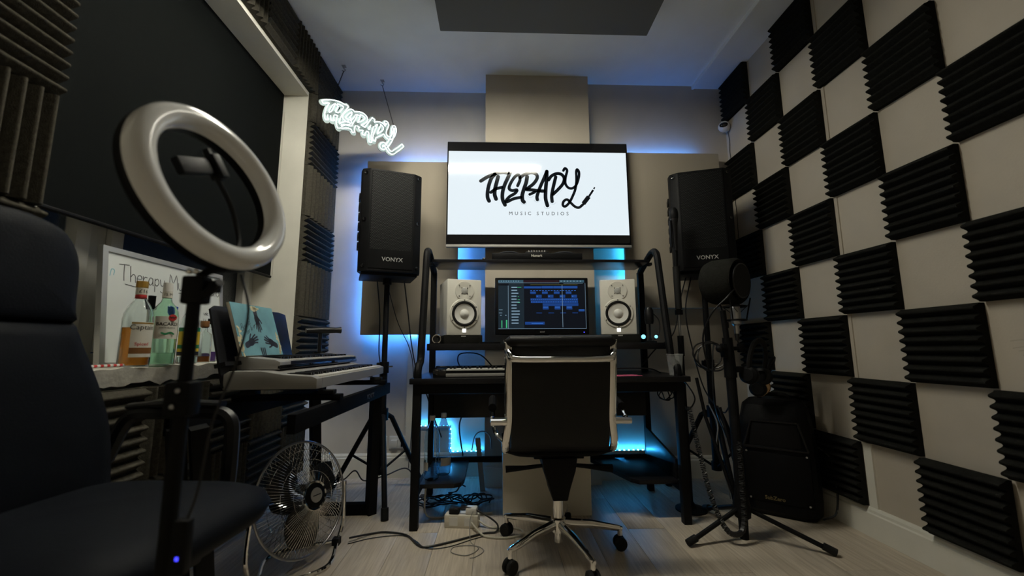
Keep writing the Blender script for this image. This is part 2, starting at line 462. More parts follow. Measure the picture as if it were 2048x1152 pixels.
# ------------------------------------------------------------------ acoustic foam
ORD = ['top', 'second', 'third', 'fourth', 'fifth', 'sixth', 'seventh', 'eighth', 'ninth']
FM = {}
def foam_mesh(wd, ht, orient, side, material):
    key = (round(wd, 3), round(ht, 3), orient, side, material)
    if key in FM: return FM[key]
    S, L = (ht, wd) if orient == 'H' else (wd, ht)
    N = 8; p = S / N; prof = [(-S / 2, 0)]
    for k in range(N):
        c = -S / 2 + (k + .5) * p
        if k == 0: prof.append((-S / 2, .0225))
        prof += [(c - p * .36, .027), (c - p * .15, .046), (c - p * .06, .0495), (c + p * .06, .0495), (c + p * .15, .046), (c + p * .36, .027)]
        prof.append((c + p * .5, .0225))
    prof.append((S / 2, 0))
    vs = []; n = len(prof)
    for e in (-L / 2, L / 2):
        for (a, b) in prof:
            vs.append((side * b, e, a) if orient == 'H' else (side * b, a, e))
    fs = [(i, (i + 1) % n, n + (i + 1) % n, n + i) for i in range(n)]
    fs += [tuple(range(n)), tuple(range(2 * n - 1, n - 1, -1))]
    me = bpy.data.meshes.new('acoustic_foam_panel'); me.from_pydata(vs, [], fs)
    bm = bmesh.new(); bm.from_mesh(me); bmesh.ops.recalc_face_normals(bm, faces=bm.faces[:]); bm.to_mesh(me); bm.free()
    me.shade_smooth(); me.set_sharp_from_angle(angle=R(50))
    me.materials.append(M[material]); FM[key] = me
    return me
def foam(xw, y0, y1, z0, z1, orient, side, material, label, group, jit=.0):
    me = foam_mesh(y1 - y0, z1 - z0, orient, side, material)
    o = bpy.data.objects.new('acoustic_foam_panel', me); C.objects.link(o)
    o.location = (xw, (y0 + y1) / 2, (z0 + z1) / 2); o.rotation_euler = (jit, 0, 0)
    return tag(o, label, 'foam panel', group)
rows = [2.980, 2.666, 2.345, 2.026, 1.7095, 1.388, 1.076, .756, .445, .118]
yb = [2.697 - .305 * k for k in range(-1, 8)]          # b-1 .. b7
COL = ['first', 'second', 'third', 'fourth', 'fifth', 'sixth', 'seventh']
for c in range(-1, 6):
    for j in range(9):
        if (c + j) % 2 == 0: continue
        y1 = yb[c + 1]; y0 = yb[c + 2]; z1, z0 = rows[j], rows[j + 1]
        if c == -1: y1 = min(y1, YBR - .012)
        if j == 8: z0 = .135 if c == 1 else .118
        zz1 = z1 - .002; zz0 = max(z0 + .002, zz1 - .315)
        if j == 8: zz0 = zz1 - .3
        foam(XR - .0005 if j < 8 else XR - .0105, y0 + .001, y1 - .001, zz0, zz1, 'H', -1, 'foam_black',
             'black ridged foam square on right wall, %s row down, %s column from the corner' % (ORD[j], COL[c + 1]),
             'foam squares chequered over the right wall', random.uniform(-.006, .006))
# left wall: column beside the back wall
GL = 'foam squares covering the left wall'
zs = [2.64, 2.46, 2.135, 1.80, 1.475, 1.12, .80, .49, .18]
zs = [2.452 + .33, 2.452, 2.142, 1.79, 1.482, 1.125, .80]
ors = ['V', 'H', 'V', 'H', 'V', 'H']
nm = ['topmost ribs upright', 'second, ribs level', 'third, ribs upright', 'fourth, ribs level', 'fifth, ribs upright', 'lowest above the keyboards, ribs level']
for k in range(6):
    z1 = zs[k] if k else 2.66
    foam(XL + .0005, 2.692, 3.150, zs[k + 1] + .001, z1 - .001, ors[k], 1, 'foam_brown',
         'dark foam tile in strip between window and back wall, ' + nm[k], GL)
# top row above the window
tops = [(2.735, 3.155, 'H'), (2.413, 2.735, 'V'), (2.093, 2.413, 'H'), (1.773, 2.093, 'V'), (1.453, 1.773, 'H'), (1.133, 1.453, 'V')]
for k, (a, b, o_) in enumerate(tops):
    foam(XL + .0005, a + .001, b - .001, 2.662, 2.985, o_, 1, 'foam_brown', 'dark foam tile above the window under the ceiling, %s from the back wall' % COL[k], GL)
# left of the window
for k, z1 in enumerate([2.93, 2.61, 2.28, 1.957, 1.632, 1.31, .985]):
    for q in range(2):
        o_ = 'HV'[(k + q + 1) % 2]
        foam(XL + .0005, 1.155 - .32 * (q + 1) + .001, 1.155 - .32 * q - .001, z1 - .318, z1, o_, 1, 'foam_brown',
             'dark foam tile near-side of the window, %s row down, %s column out' % (ORD[k], COL[q]), GL)
# below the sill
for j, z1 in enumerate([.782, .462]):
    for k in range(6):
        y0 = 1.262 + .32 * k; o_ = 'HV'[(j + k) % 2]
        if y0 + .32 > 3.16: continue
        foam(XL + .0005, y0 + .001, y0 + .319, z1 - .318, z1, o_, 1, 'foam_brown',
             'dark foam tile %s the window sill, %s along from the armchair' % ('just below' if j == 0 else 'low down under', COL[k]), GL)

# ------------------------------------------------------------------ fabric panels with LED backlight
def fpanel(label, x0, x1, y, z0, z1, ywall):
    t = thing('fabric_panel', label, 'acoustic panel', ((x0 + x1) / 2, y, z0))
    h = (x1 - x0) / 2
    MB().box(-h, h, 0, .035, 0, z1 - z0, bev=.005).build('fabric_face', 'panel_fabric', t)
    mb = MB()
    for sx in (-.6, .6):
        for zf in (.15, .85): mb.box(sx * h - .015, sx * h + .015, .035, ywall - y - .001, (z1 - z0) * zf - .02, (z1 - z0) * zf + .02)
    mb.build('standoff', 'black_plastic', t, smooth=False)
    if x0 > 0:      # added strips that stop blue LED glow leaking out right and below
        MB().box(h - .02, h - .004, .034, ywall - y - .001, .01, z1 - z0 - .01).build('side_light_block', 'panel_fabric', t, smooth=False)
        MB().box(-h + .03, h - .02, .034, ywall - y - .001, .004, .02).build('bottom_light_block', 'panel_fabric', t, smooth=False)
fpanel('beige fabric wall panel behind the left loudspeaker, blue glow around it', -.982, -.285, 3.055, 1.012, 2.338, YB)
fpanel('beige fabric wall panel behind the right loudspeaker', .945, 1.700, 2.930, 1.19, 2.372, YBR)
def led(label, pts, nrm, material='led_blue', dots=False, group='blue LED strips'):
    """strip along a polyline, emitting to nrm"""
    n = Vector(nrm).normalized()
    t = thing('led_strip', label, 'LED strip', pts[0], group=None)
    base = MB(); em = MB(); o0 = Vector(pts[0])
    for a, b in zip(pts[:-1], pts[1:]):
        a = Vector(a) - o0; b = Vector(b) - o0; d = (b - a); L = d.length; d.normalize(); s_ = n.cross(d)
        m = Matrix((d, s_, n)).transposed().to_4x4(); m.translation = a
        base.box(0, L, -.005, .005, 0, .0015, m)
        if dots:
            k = .016
            while k < L: em.box(k - .003, k + .003, -.003, .003, .0015, .0035, m); k += .033
        else: em.box(0, L, -.003, .003, .0015, .003, m)
    base.build('strip_backing', 'led_pcb', t, smooth=False)
    e = em.build('diodes', 'led_dot' if dots else material, t, smooth=False)
    if dots: e['kind'] = 'stuff'
    return t
yl = 3.100
led('blue LED strip behind left fabric panel, along its left edge', [(-.965, yl, 1.03), (-.965, yl, 2.30)], (-.5, 1, 0))
led('blue LED strip behind left fabric panel, along its bottom edge', [(-.96, yl, 1.02), (-.30, yl, 1.02)], (0, .8, -.8))
led('blue LED strip behind left fabric panel, along its top edge', [(-.80, yl, 2.325), (-.30, yl, 2.325)], (0, 1, .5))
led('blue LED strip behind left fabric panel, along its right edge', [(-.297, yl, 1.05), (-.297, yl, 2.30)], (.6, 1, 0))
led('blue LED strip behind right fabric panel, along its left edge', [(.957, 2.97, 1.2), (.957, 2.97, 2.33)], (-.6, 1, 0), 'led_cyan')
led('blue LED strip behind right fabric panel, along its top edge', [(.99, 2.97, 2.36), (1.55, 2.97, 2.36)], (0, 1, .5))
led('upper level diode strip behind the water bottles in the left alcove', [(-.66, YB - .016, .352), (-.330, YB - .016, .352)], (0, -.25, 1), dots=True)
led('upright diode strip behind the desk at the left alcove', [(-.330, YB - .016, .345), (-.330, YB - .016, .180)], (1, -.2, 0), dots=True)
led('lower diode strip in the left alcove beside the chimney breast', [(-.325, YB - .016, .172), (-.085, YB - .016, .172)], (0, -.25, 1), dots=True)
led('bright diode strip low in the right alcove behind the desk', [(.72, YBR - .016, .195), (1.10, YBR - .016, .195)], (0, -.25, 1), dots=True)

# ------------------------------------------------------------------ logo strokes
LOGO = [
 ([(165,315),(260,255),(380,205),(480,185),(560,195)], 23),
 ([(370,215),(320,270),(280,380),(262,490),(265,560),(285,605)], 24),
 ([(415,250),(395,330),(370,430),(365,510),(385,575)], 25),
 ([(310,480),(380,430),(470,405)], 20),
 ([(600,160),(560,260),(510,370),(480,480),(480,580),(515,660)], 24),
 ([(700,380),(735,290),(715,220),(660,250),(600,340),(575,420),(620,450),(690,440),(660,490),(580,540),(530,600),(545,615),(640,570),(745,548)], 20),
 ([(840,245),(825,330),(790,430),(765,520),(770,590),(790,615)], 25),
 ([(740,260),(800,215),(900,185),(975,210),(985,270),(930,350),(840,420)], 22),
 ([(830,435),(920,440),(1000,450),(1085,455)], 22),
 ([(875,505),(950,470)], 18),
 ([(1130,165),(1090,260),(1040,370),(1000,470),(980,540),(985,580)], 22),
 ([(1130,165),(1125,280),(1110,420),(1105,560),(1130,665)], 24),
 ([(1260,245),(1235,340),(1210,440),(1195,530),(1200,605)], 22),
 ([(1155,290),(1200,230),(1280,195),(1350,210),(1385,270),(1360,350),(1290,430),(1215,500)], 21),
 ([(1375,150),(1400,115),(1430,150),(1405,250),(1400,340),(1440,400),(1500,410),(1560,360),(1600,250),(1605,170),(1580,130),(1565,170),(1565,290),(1545,420),(1500,530),(1450,620),(1390,675),(1355,655),(1370,600),(1420,575),(1470,620),(1530,675),(1590,690),(1650,645)], 17),
]
def jack(mb, m, f, d):
    for a, b, r_ in (((1655, 635), (1740, 530), 32), ((1740, 530), (1808, 432), 15), ((1815, 420), (1832, 392), 10)):
        A, B = f(a), f(b); dx, dy = B[0] - A[0], B[1] - A[1]; L = math.hypot(dx, dy); nx, ny = -dy / L * r_ * f.s, dx / L * r_ * f.s
        P = [(A[0] + nx, A[1] + ny), (A[0] - nx, A[1] - ny), (B[0] - nx, B[1] - ny), (B[0] + nx, B[1] + ny)]
        mb.add([m @ Vector((p[0], p[1], d)) for p in P], [(0, 1, 2, 3)])
class LF:
    def __init__(s, sx, sy): s.s = sx; s.sy = sy
    def __call__(s, p): return (p[0] * s.s, -p[1] * s.sy)

# ------------------------------------------------------------------ TV
tv = thing('television', 'large wall-mounted television showing a black brush-lettered logo on white', 'television', (.309, 2.851, 1.617))
hw, hh = .6585, .784
MB().box(-hw, hw, 0, .045, 0, hh, bev=.006).build('body', 'black_plastic', tv)
MB().box(-hw + .008, hw - .008, -.0012, .0, .03, hh - .006).build('front_glass', 'black_gloss', tv, smooth=False)
MB().box(-hw, hw, -.004, .02, -.002, .016, bev=.003).build('lower_trim', 'silver_plastic', tv)
SZ0, SZ1 = .088, .710
scr = MB().box(-hw + .010, hw - .012, -.0020, -.0012, SZ0, SZ1).build('screen', 'tv_screen', tv, smooth=False)
f = LF(.000494, .000515)
m = frame((-.188 - .309, -.0021, 2.263 - 1.617), (1, 0, 0), (0, 0, 1))
mb = MB()
for p, r_ in LOGO: mb.ribbon([f(q) for q in p], r_ * 1.14 * f.s, m, .0006)
jack(mb, m, f, .0006)
mb.build('logo_lettering', 'tv_ink', scr, smooth=False)
mb = MB()
for cx, cy in ((885, 545), (785, 650), (980, 610), (1128, 705), (1210, 640)):
    mb.ribbon([f((cx - 45, cy - 25)), f((cx - 20, cy)), f((cx + 15, cy + 3)), f((cx + 45, cy - 22))], 2.5 * f.s, m, .0003)
mb.ribbon([f((1265, 522)), f((1375, 402))], 1.6 * f.s, m, .0003)
mb.build('logo_shadow_line', 'tv_grey', scr, smooth=False)
text('caption', 'MUSIC STUDIOS', .036, m @ Matrix.Translation((1003 * f.s, -803 * f.sy, 0)), 'tv_ink', scr, spacing=1.78, extrude=.0003)
MB().box(-.25, .25, .045, YCH - 2.853, .2, .5).build('wall_bracket', 'black_plastic', tv, smooth=False)

# ------------------------------------------------------------------ neon sign
P0 = Vector((-1.115, 2.52, 2.487)); a_ = R(-4.6)
h = Vector((.731, .682, 0)).normalized(); v_ = Vector((0, 0, 1))
xd = h * math.cos(a_) + v_ * math.sin(a_); yd = -h * math.sin(a_) + v_ * math.cos(a_)
sg = thing('neon_sign', 'glowing white neon lettering sign hanging from two ceiling chains', 'sign', P0)
fn = LF(.000357, .000365)
mm = frame((0, 0, 0), xd, yd) @ Matrix.Translation((-165 * fn.s, 315 * fn.sy, 0))
allst = LOGO + [([(1640, 645), (1740, 530), (1815, 425)], 18)]
mb = MB()
for p, r_ in allst: mb.ribbon([fn(q) for q in p], 58 * fn.s, mm @ Matrix.Translation((0, 0, -.012)), .006)
mb.build('acrylic_backing', 'acrylic', sg, smooth=False)
neon_lines = [(p, catmull([(*fn(q), 0) for q in p], 8) if len(p) > 2 else [Vector((*fn(p[0]), 0)).lerp(Vector((*fn(p[1]), 0)), k / 8) for k in range(9)]) for p, r_ in allst]
mb = MB()
for p, r_ in allst:
    P = catmull([(*fn(q), 0) for q in p], 6) if len(p) > 2 else [Vector((*fn(q), 0)) for q in p]
    L = len(P); A = []; B = []
    for i, q in enumerate(P):
        t_ = (P[min(i + 1, L - 1)] - P[max(i - 1, 0)]).normalized(); nn = Vector((-t_.y, t_.x, 0)) * 29 * fn.s
        A.append(q + nn); B.append(q - nn)
    loop = A + B[::-1]; loop = loop + loop[:1]
    others = [s_ for s_ in neon_lines if s_[0] is not p]
    run = []
    for q in loop + [None]:
        ok = q is not None and all((q - k).length > 27 * fn.s for s_ in others for k in s_[1])
        if ok: run.append(mm @ (q + Vector((0, 0, .004))))
        else:
            if len(run) > 1: mb.tube(run, .0030, 5)
            run = []
mb.build('neon_tube', 'neon', sg)
for (hx, hy, at) in ((-1.126, 2.867, (330, 190)), (-.887, 3.03, (1590, 125))):
    H = Vector((hx, hy, ZC)) - P0; A = mm @ Vector((*fn(at), -.004))
    hk = MB().box(H.x - .014, H.x + .014, H.y - .014, H.y + .014, H.z - .004, H.z)
    hk.tube([H + V(0, 0, -.004), H + V(0, 0, -.02), H + V(.012, 0, -.032), H + V(0, 0, -.044), H + V(-.012, 0, -.034)], .0035, 6, 3)
    hk.build('ceiling_hook', 'steel', sg)
    ch = MB(); top = H + V(0, 0, -.04); d = A - top; n = int(d.length / .012)
    for k in range(n):
        c = top + d * ((k + .5) / n); u = d.normalized(); s_ = u.orthogonal().normalized()
        if k % 2: s_ = u.cross(s_)
        ch.tube([c + u * .008 * math.cos(q * PI / 3) + s_ * .0035 * math.sin(q * PI / 3) for q in range(6)], .0012, 4, closed=True)
    ch.build('chain', 'black_powder', sg)

# ------------------------------------------------------------------ white security camera
t = thing('security_camera', 'small white ball security camera on the right wall', 'camera', (1.79, 2.985, 2.615))
MB().lathe([(.001, .0), (.030, .0), (.036, .010), (.030, .022), (.012, .028)], 20, Matrix.Translation((.035, 0, 0)) @ Euler((0, -PI / 2, 0)).to_matrix().to_4x4()).build('mount', 'white_plastic', t)
MB().sphere((-.005, -.015, 0), .042, 12).build('head', 'white_plastic', t)
q = Vector((-.55, -.84, -.05)).normalized()
MB().lathe([(.001, .0445), (.020, .042), (.026, .0375), (.026, .030)], 18, Matrix.Translation((-.005, -.015, 0)) @ q.to_track_quat('Z', 'Y').to_matrix().to_4x4() @ Matrix.Diagonal((1.15, .75, 1, 1))).build('lens', 'black_gloss', t)
o = MB().tube([(1.822, 2.985, 2.585), (1.826, 2.98, 2.50), (1.826, 2.988, 2.42), (1.826, 2.982, 2.34)], .0022, 6, 5).tube([(1.826, 2.972, 2.03), (1.826, 2.966, 1.9), (1.826, 2.97, 1.72)], .0022, 6, 5).build('camera_cable', 'cable_black')
tag(o, 'thin black cable running down the wall from the ball camera', 'cable')

# ------------------------------------------------------------------ studio desk
dk = thing('studio_desk', 'black two-tier studio desk with curved tube frame carrying the screen', 'desk', (.29, 2.53, 0))
ox, oy = .29, 2.53
def dbox(name, x0, x1, y0, y1, z0, z1, material='black_powder', bev=.004):
    return MB().box(x0 - ox, x1 - ox, y0 - oy, y1 - oy, z0, z1, bev=bev).build(name, material, dk)
LX, RX = -.418, .998
dbox('desktop', -.455, 1.052, 2.245, 2.82, .727, .757, 'desk_top')
dbox('front_rail', LX, RX, 2.265, 2.295, .675, .727)
dbox('upper_shelf', -.395, .975, 2.555, 2.825, 1.447, 1.465, 'desk_top', .002)
dbox('monitor_shelf', -.395, 1.02, 2.415, 2.80, .902, .940, 'desk_top', .003)
dbox('modesty_panel', -.40, .985, 2.768, 2.785, .47, .70, 'desk_top', .002)
dbox('rear_rail', -.41, .99, 2.785, 2.81, .190, .224)
for X in (LX, RX):
    dbox('leg', X - .021, X + .021, 2.262, 2.304, 0, .727)
    dbox('leg', X - .019, X + .019, 2.775, 2.813, 0, 1.425)
    dbox('side_rail', X - .015, X + .015, 2.304, 2.775, .150, .185)
    mb = MB().tube([(X - ox, 2.283 - oy, .742), (X - ox, 2.283 - oy, .79), (X - ox, 2.305 - oy, .822), (X - ox, 2.345 - oy, .836), (X - ox, 2.365 - oy, .872), (X - ox, 2.372 - oy, .92), (X - ox, 2.40 - oy, 1.05), (X - ox, 2.455 - oy, 1.34), (X - ox, 2.48 - oy, 1.465), (X - ox, 2.502 - oy, 1.50), (X - ox, 2.54 - oy, 1.512), (X - ox, 2.60 - oy, 1.50), (X - ox, 2.74 - oy, 1.445), (X - ox, 2.785 - oy, 1.425)], .021, 10, 5, updir=(1, 0, 0))
    mb.build('frame_tube', 'black_powder', dk)
    s_ = 1 if X < 0 else -1
    mb = MB().box(X - ox - .002, X - ox + s_ * .02, 2.56 - oy, 2.60 - oy, 1.43, 1.447).build('shelf_bracket', 'black_powder', dk)
# low side shelves
lo = [(-.40, 2.32), (-.22, 2.32), (-.185, 2.34), (-.172, 2.40), (-.172, 2.78), (-.40, 2.78)]
MB().prism([(a - ox, b - oy) for a, b in lo], .022, Matrix.Translation((0, 0, .185)), .002).build('low_shelf', 'desk_top', dk)
lo = [(.985, 2.32), (.77, 2.32), (.735, 2.36), (.60, 2.78), (.985, 2.78)]
MB().prism([(a - ox, b - oy) for a, b in lo][::-1], .022, Matrix.Translation((0, 0, .185)), .002).build('low_shelf', 'desk_top', dk)
MB().prism([(2.33 - oy, .207), (2.775 - oy, .207), (2.775 - oy, .40), (2.33 - oy, .31)], .014, frame((.975 - ox, 0, 0), (0, 1, 0), (0, 0, 1)), .001).build('shelf_side', 'desk_top', dk)

# ------------------------------------------------------------------ studio monitors
def studio_monitor(label, loc, rz):
    t = thing('studio_monitor', label, 'speaker', loc, rz, 'white studio monitors on the desk shelf')
    W, Hh, Dp = .105, .336, .265
    MB().box(-W, W, 0, Dp, 0, Hh, bev=.007).build('cabinet', 'speaker_white', t)
    fc = lambda z: frame((0, 0, z), (1, 0, 0), (0, 0, 1))
    MB().lathe([(.090, .0), (.090, .003), (.086, .006), (.076, .006), (.075, .002)], 40, fc(.128)).build('woofer_ring', 'speaker_white', t)
    MB().lathe([(.076, .004), (.074, .010), (.066, .011), (.060, .006), (.060, .0)], 40, fc(.128)).build('surround', 'black_rubber', t)
    MB().lathe([(.061, .006), (.045, .002), (.026, -.001), (.026, .003), (.018, .009), (.001, .012)], 40, fc(.128)).build('cone', 'cone_white', t)
    MB().lathe([(.058, 0), (.057, .004), (.052, .0045), (.030, .001), (.020, .001)], 36, fc(.266)).build('tweeter_horn', 'speaker_white', t)
    MB().lathe([(.020, .001), (.018, .004), (.010, .0065), (.001, .007)], 24, fc(.266)).build('tweeter', 'tweeter_grey', t)
    mb = MB()
    for k in range(6):
        a = PI / 6 + k * PI / 3
        mb.lathe([(.0035, .004), (.0035, .0075), (.001, .008)], 8, fc(.128) @ Matrix.Translation((.0815 * math.cos(a), .0815 * math.sin(a), 0)))
    for r_, z_ in ((.046, .004), (.0235, .002)):
        for k in range(4):
            a = PI / 4 + k * PI / 2
            mb.lathe([(.003, z_), (.003, z_ + .003), (.001, z_ + .0035)], 8, fc(.266) @ Matrix.Translation((r_ * math.cos(a), r_ * math.sin(a), 0)))
    s_ = mb.build('screw', 'black_plastic', t); s_['kind'] = 'stuff'
    MB().box(-.011, .011, -.0035, 0, .016, .038, bev=.002).build('power_light', 'led_white', t)
    return t
studio_monitor('white studio monitor speaker left of the computer screen', (-.188, 2.485, .990), R(17))
studio_monitor('white studio monitor speaker right of the computer screen', (.742, 2.485, .990), R(-14))
for lab, loc, rz in (('black speaker wedge under the left white monitor', (-.19, 2.465, .940), R(17)), ('black speaker wedge under the right white monitor', (.744, 2.465, .940), R(-14))):
    t = thing('isolation_pad', lab, 'speaker pad', loc, rz, 'pads under the studio monitors')
    MB().prism([(0, 0), (.29, 0), (.29, .040), (0, .0497)], .23, frame((-.115, 0, 0), (0, 1, 0), (0, 0, 1)), .002).build('foam_wedge', 'foam_black', t)
    text('badge', 'AUX', .011, frame((0, -.0006, .034), (1, 0, 0), (0, 0, 1)), 'silver_text', t) if False else MB().box(-.014, .014, -.001, .001, .040, .047).build('badge', 'silver_text', t)

# ------------------------------------------------------------------ computer screen
t = thing('computer_monitor', 'black widescreen computer monitor showing a dark music arranging program', 'monitor', (.294, 2.62, .940))
mw = .299
MB().box(-mw, mw, 0, .035, .055, .418, bev=.006).build('body', 'black_plastic', t)
MB().prism([(-.05, 0), (.05, 0), (.04, .10), (-.04, .10)], .02, frame((0, .055, 0), (1, 0, 0), (0, 0, 1))).build('stand_neck', 'black_plastic', t)
MB().box(-.12, .12, -.06, .11, 0, .012, bev=.005).build('stand_foot', 'black_plastic', t)
sx0, sx1, sz0, sz1 = -.279, .281, .090, .404
scr = MB().box(sx0, sx1, -.0008, 0, sz0, sz1).build('screen', 'scr_bg', t, smooth=False)
SW, SH = sx1 - sx0, sz1 - sz0
def sq(name, rects, material, dep):
    mb = MB()
    for (u0, v0, u1, v1) in rects: mb.box(sx0 + u0 * SW, sx0 + u1 * SW, -.0008 - dep, -.0007, sz1 - v1 * SH, sz1 - v0 * SH)
    return mb.build(name, material, scr, smooth=False)
# photo screen: x 96..1170 y 430..1025 of its crop
g = lambda x0, y0, x1, y1: ((x0 - 96) / 1074, (y0 - 430) / 595, (x1 - 96) / 1074, (y1 - 430) / 595)
sq('side_panel', [g(98, 500, 215, 1022)], 'scr_panel', .0001); sq('side_panel', [g(225, 470, 412, 1018)], 'scr_panel', .0001)
sq('tool_bar', [g(98, 432, 405, 462)], 'scr_bar', .0002); sq('tool_bar', [g(850, 432, 1155, 462)], 'scr_bar', .0002)
cl = [g(412, 508, 625, 535), g(630, 505, 772, 535), g(775, 505, 1072, 535), g(490, 655, 1075, 682), g(495, 685, 1075, 712), g(640, 715, 1078, 748)]
cl += [g(488 + k * 146, 575, 558 + k * 146, 602) for k in range(4)] + [g(560 + k * 145, 612, 628 + k * 145, 648) for k in range(4)]
cl += [g(640 + k * 145, 752, 712 + k * 145, 790) for k in range(3)] + [g(560 + k * 147, 828, 630 + k * 147, 836) for k in range(4)]
cl += [g(422, 938, 660, 972), g(1080, 788, 1152, 814)]
sq('track_clips', cl, 'scr_blue', .0002)
hl = [g(490 + k * 36, 556, 512 + k * 36, 563) for k in range(16)] + [g(488 + k * 146, 575, 558 + k * 146, 580) for k in range(4)] + [g(566 + k * 145, 624, 584 + k * 145, 636) for k in range(4)]
hl += [g(645 + k * 145, 757, 705 + k * 145, 766) for k in range(3)] + [g(500, 955, 640, 963), g(1080, 790, 1152, 795), g(1080, 806, 1152, 810), g(412, 517, 1072, 521)]
hl += [g(500 + k * 24, 664, 506 + k * 24, 674) for k in range(24)] + [g(500 + k * 30, 694, 508 + k * 30, 702) for k in range(19)]
sq('clip_headers', hl, 'scr_blue2', .0003)
ln = [g(98, 1018, 1170, 1022), g(217, 500, 221, 1022), g(1166, 470, 1169, 1022), g(880, 490, 884, 1005), g(98, 464, 850, 467)]
ln += [g(258, 515 + k * 36, 258 + random.choice((70, 85, 100, 62)), 527 + k * 36) for k in range(13)] + [g(100 + k * 30, 440, 110 + k * 30, 450) for k in range(9)] + [g(865 + k * 40, 440, 878 + k * 40, 450) for k in range(7)]
ln += [g(105, 790, 150, 796), g(105, 828, 145, 833), g(180, 855, 198, 862), g(120, 855, 138, 862), g(900 + 0, 470, 1140, 473)]
sq('track_names', ln, 'scr_line', .0003)
sq('level_meters', [g(135, 920, 146, 1008), g(190, 915, 206, 1010), g(335, 668, 362, 674), g(335, 703, 362, 710), g(335, 632, 350, 638), g(330, 518, 380, 524)], 'scr_green', .0004)
sq('ruler', [g(490, 484, 1075, 492)], 'scr_olive', .0003)
sq('display_strip', [g(405, 435, 850, 460)], 'scr_red', .0002)
text('maker_mark', 'acer', .018, frame((0, -.0006, .068), (1, 0, 0), (0, 0, 1)), 'silver_text', t)
MB().box(.262, .268, -.001, 0, .066, .072).build('power_light', 'led_indigo', t)

# DJ controller on the top shelf
t = thing('dj_controller', 'slim black DJ controller lying on the upper desk shelf', 'controller', (.266, 2.66, 1.465))
MB().box(-.29, .29, -.075, .12, .008, .048, bev=.006).build('body', 'black_plastic', t)
MB().box(-.075, .075, -.05, .09, .048, .062, bev=.003).build('centre_console', 'black_satin', t)
mb = MB()
for s_ in (-1, 1): mb.lathe([(.075, .048), (.075, .060), (.068, .064), (.001, .064)], 28, Matrix.Translation((s_ * .18, .02, 0)))
mb.build('jog_wheel', 'black_satin', t)
mb = MB()
for k in range(7): mb.cyl((-.05 + k * .017, -.03, .062), (-.05 + k * .017, -.03, .075), .005, n=8)
mb.build('knob', 'silver_plastic', t)
mb = MB()
for s_ in (-1, 1):
    for y_ in (-.06, .10): mb.cyl((s_ * .25, y_, 0), (s_ * .25, y_, .009), .012, n=10)
mb.build('foot', 'black_rubber', t)
text('maker_mark', 'Numark', .021, frame((-.005, -.0758, .024), (1, 0, 0), (0, 0, 1)), 'label_white', t, bold=.0004)
# small things on the upper shelf
t = thing('cable_puck', 'small white round puck on the upper desk shelf', 'puck', (-.240, 2.66, 1.465))
MB().lathe([(.001, 0), (.036, 0), (.038, .006), (.034, .013), (.001, .014)], 24).build('puck', 'white_plastic', t)
t = thing('headset_clip', 'tiny black clip-on gadget beside the DJ controller', 'gadget', (-.075, 2.66, 1.465))
MB().box(-.055, .03, -.008, .008, 0, .006, bev=.002).build('base', 'black_plastic', t)
MB().sphere((0, 0, .02), .014, 8).build('head', 'black_gloss', t)

# webcam-like round thing on shelf left, phone on shelf
t = thing('desk_camera', 'round black camera lens with chrome rim on left end of screen shelf', 'camera', (-.345, 2.46, .940))
MB().lathe([(.024, -.03), (.026, 0), (.026, .004), (.020, .006), (.015, .003), (.001, .003)], 24, frame((0, 0, .028), (1, 0, 0), (0, 0, 1))).build('barrel', 'black_gloss', t)
MB().lathe([(.026, .001), (.0275, .004), (.026, .0075), (.0215, .0075), (.021, .004)], 24, frame((0, 0, .028), (1, 0, 0), (0, 0, 1))).build('rim', 'chrome', t)
MB().box(-.012, .012, -.01, .03, 0, .006).build('foot', 'black_plastic', t)
t = thing('phone', 'black phone lying on the screen shelf beside the left white speaker', 'phone', (-.055, 2.50, .940), R(20))
MB().box(-.04, .075, -.04, .04, 0, .010, bev=.004).build('body', 'black_plastic', t)
MB().box(-.035, .070, -.035, .035, .010, .0106).build('screen', 'black_gloss', t, smooth=False)
# small mic-like lamp right of the right speaker
t = thing('desk_gadget', 'small black tabletop mic with cyan lights at right end of screen shelf', 'gadget', (.925, 2.47, .940))
MB().lathe([(.001, 0), (.038, 0), (.038, .008), (.010, .014), (.008, .03)], 20).build('base', 'black_plastic', t)
MB().cyl((0, 0, .03), (0, 0, .12), .006, n=10).build('stem', 'black_satin', t)
MB().lathe([(.001, .11), (.022, .112), (.026, .13), (.026, .19), (.018, .21), (.001, .215)], 18).build('head', 'black_satin', t)
MB().tube([(.02, 0, .18), (.055, -.01, .13), (.05, -.01, .05), (.015, 0, .01)], .003, 6, 6).build('cable', 'cable_black', t)
MB().sphere((-.045, -.012, .035), .013, 8).sphere((.032, -.012, .035), .010, 8).build('light', 'lamp_cyan', t)
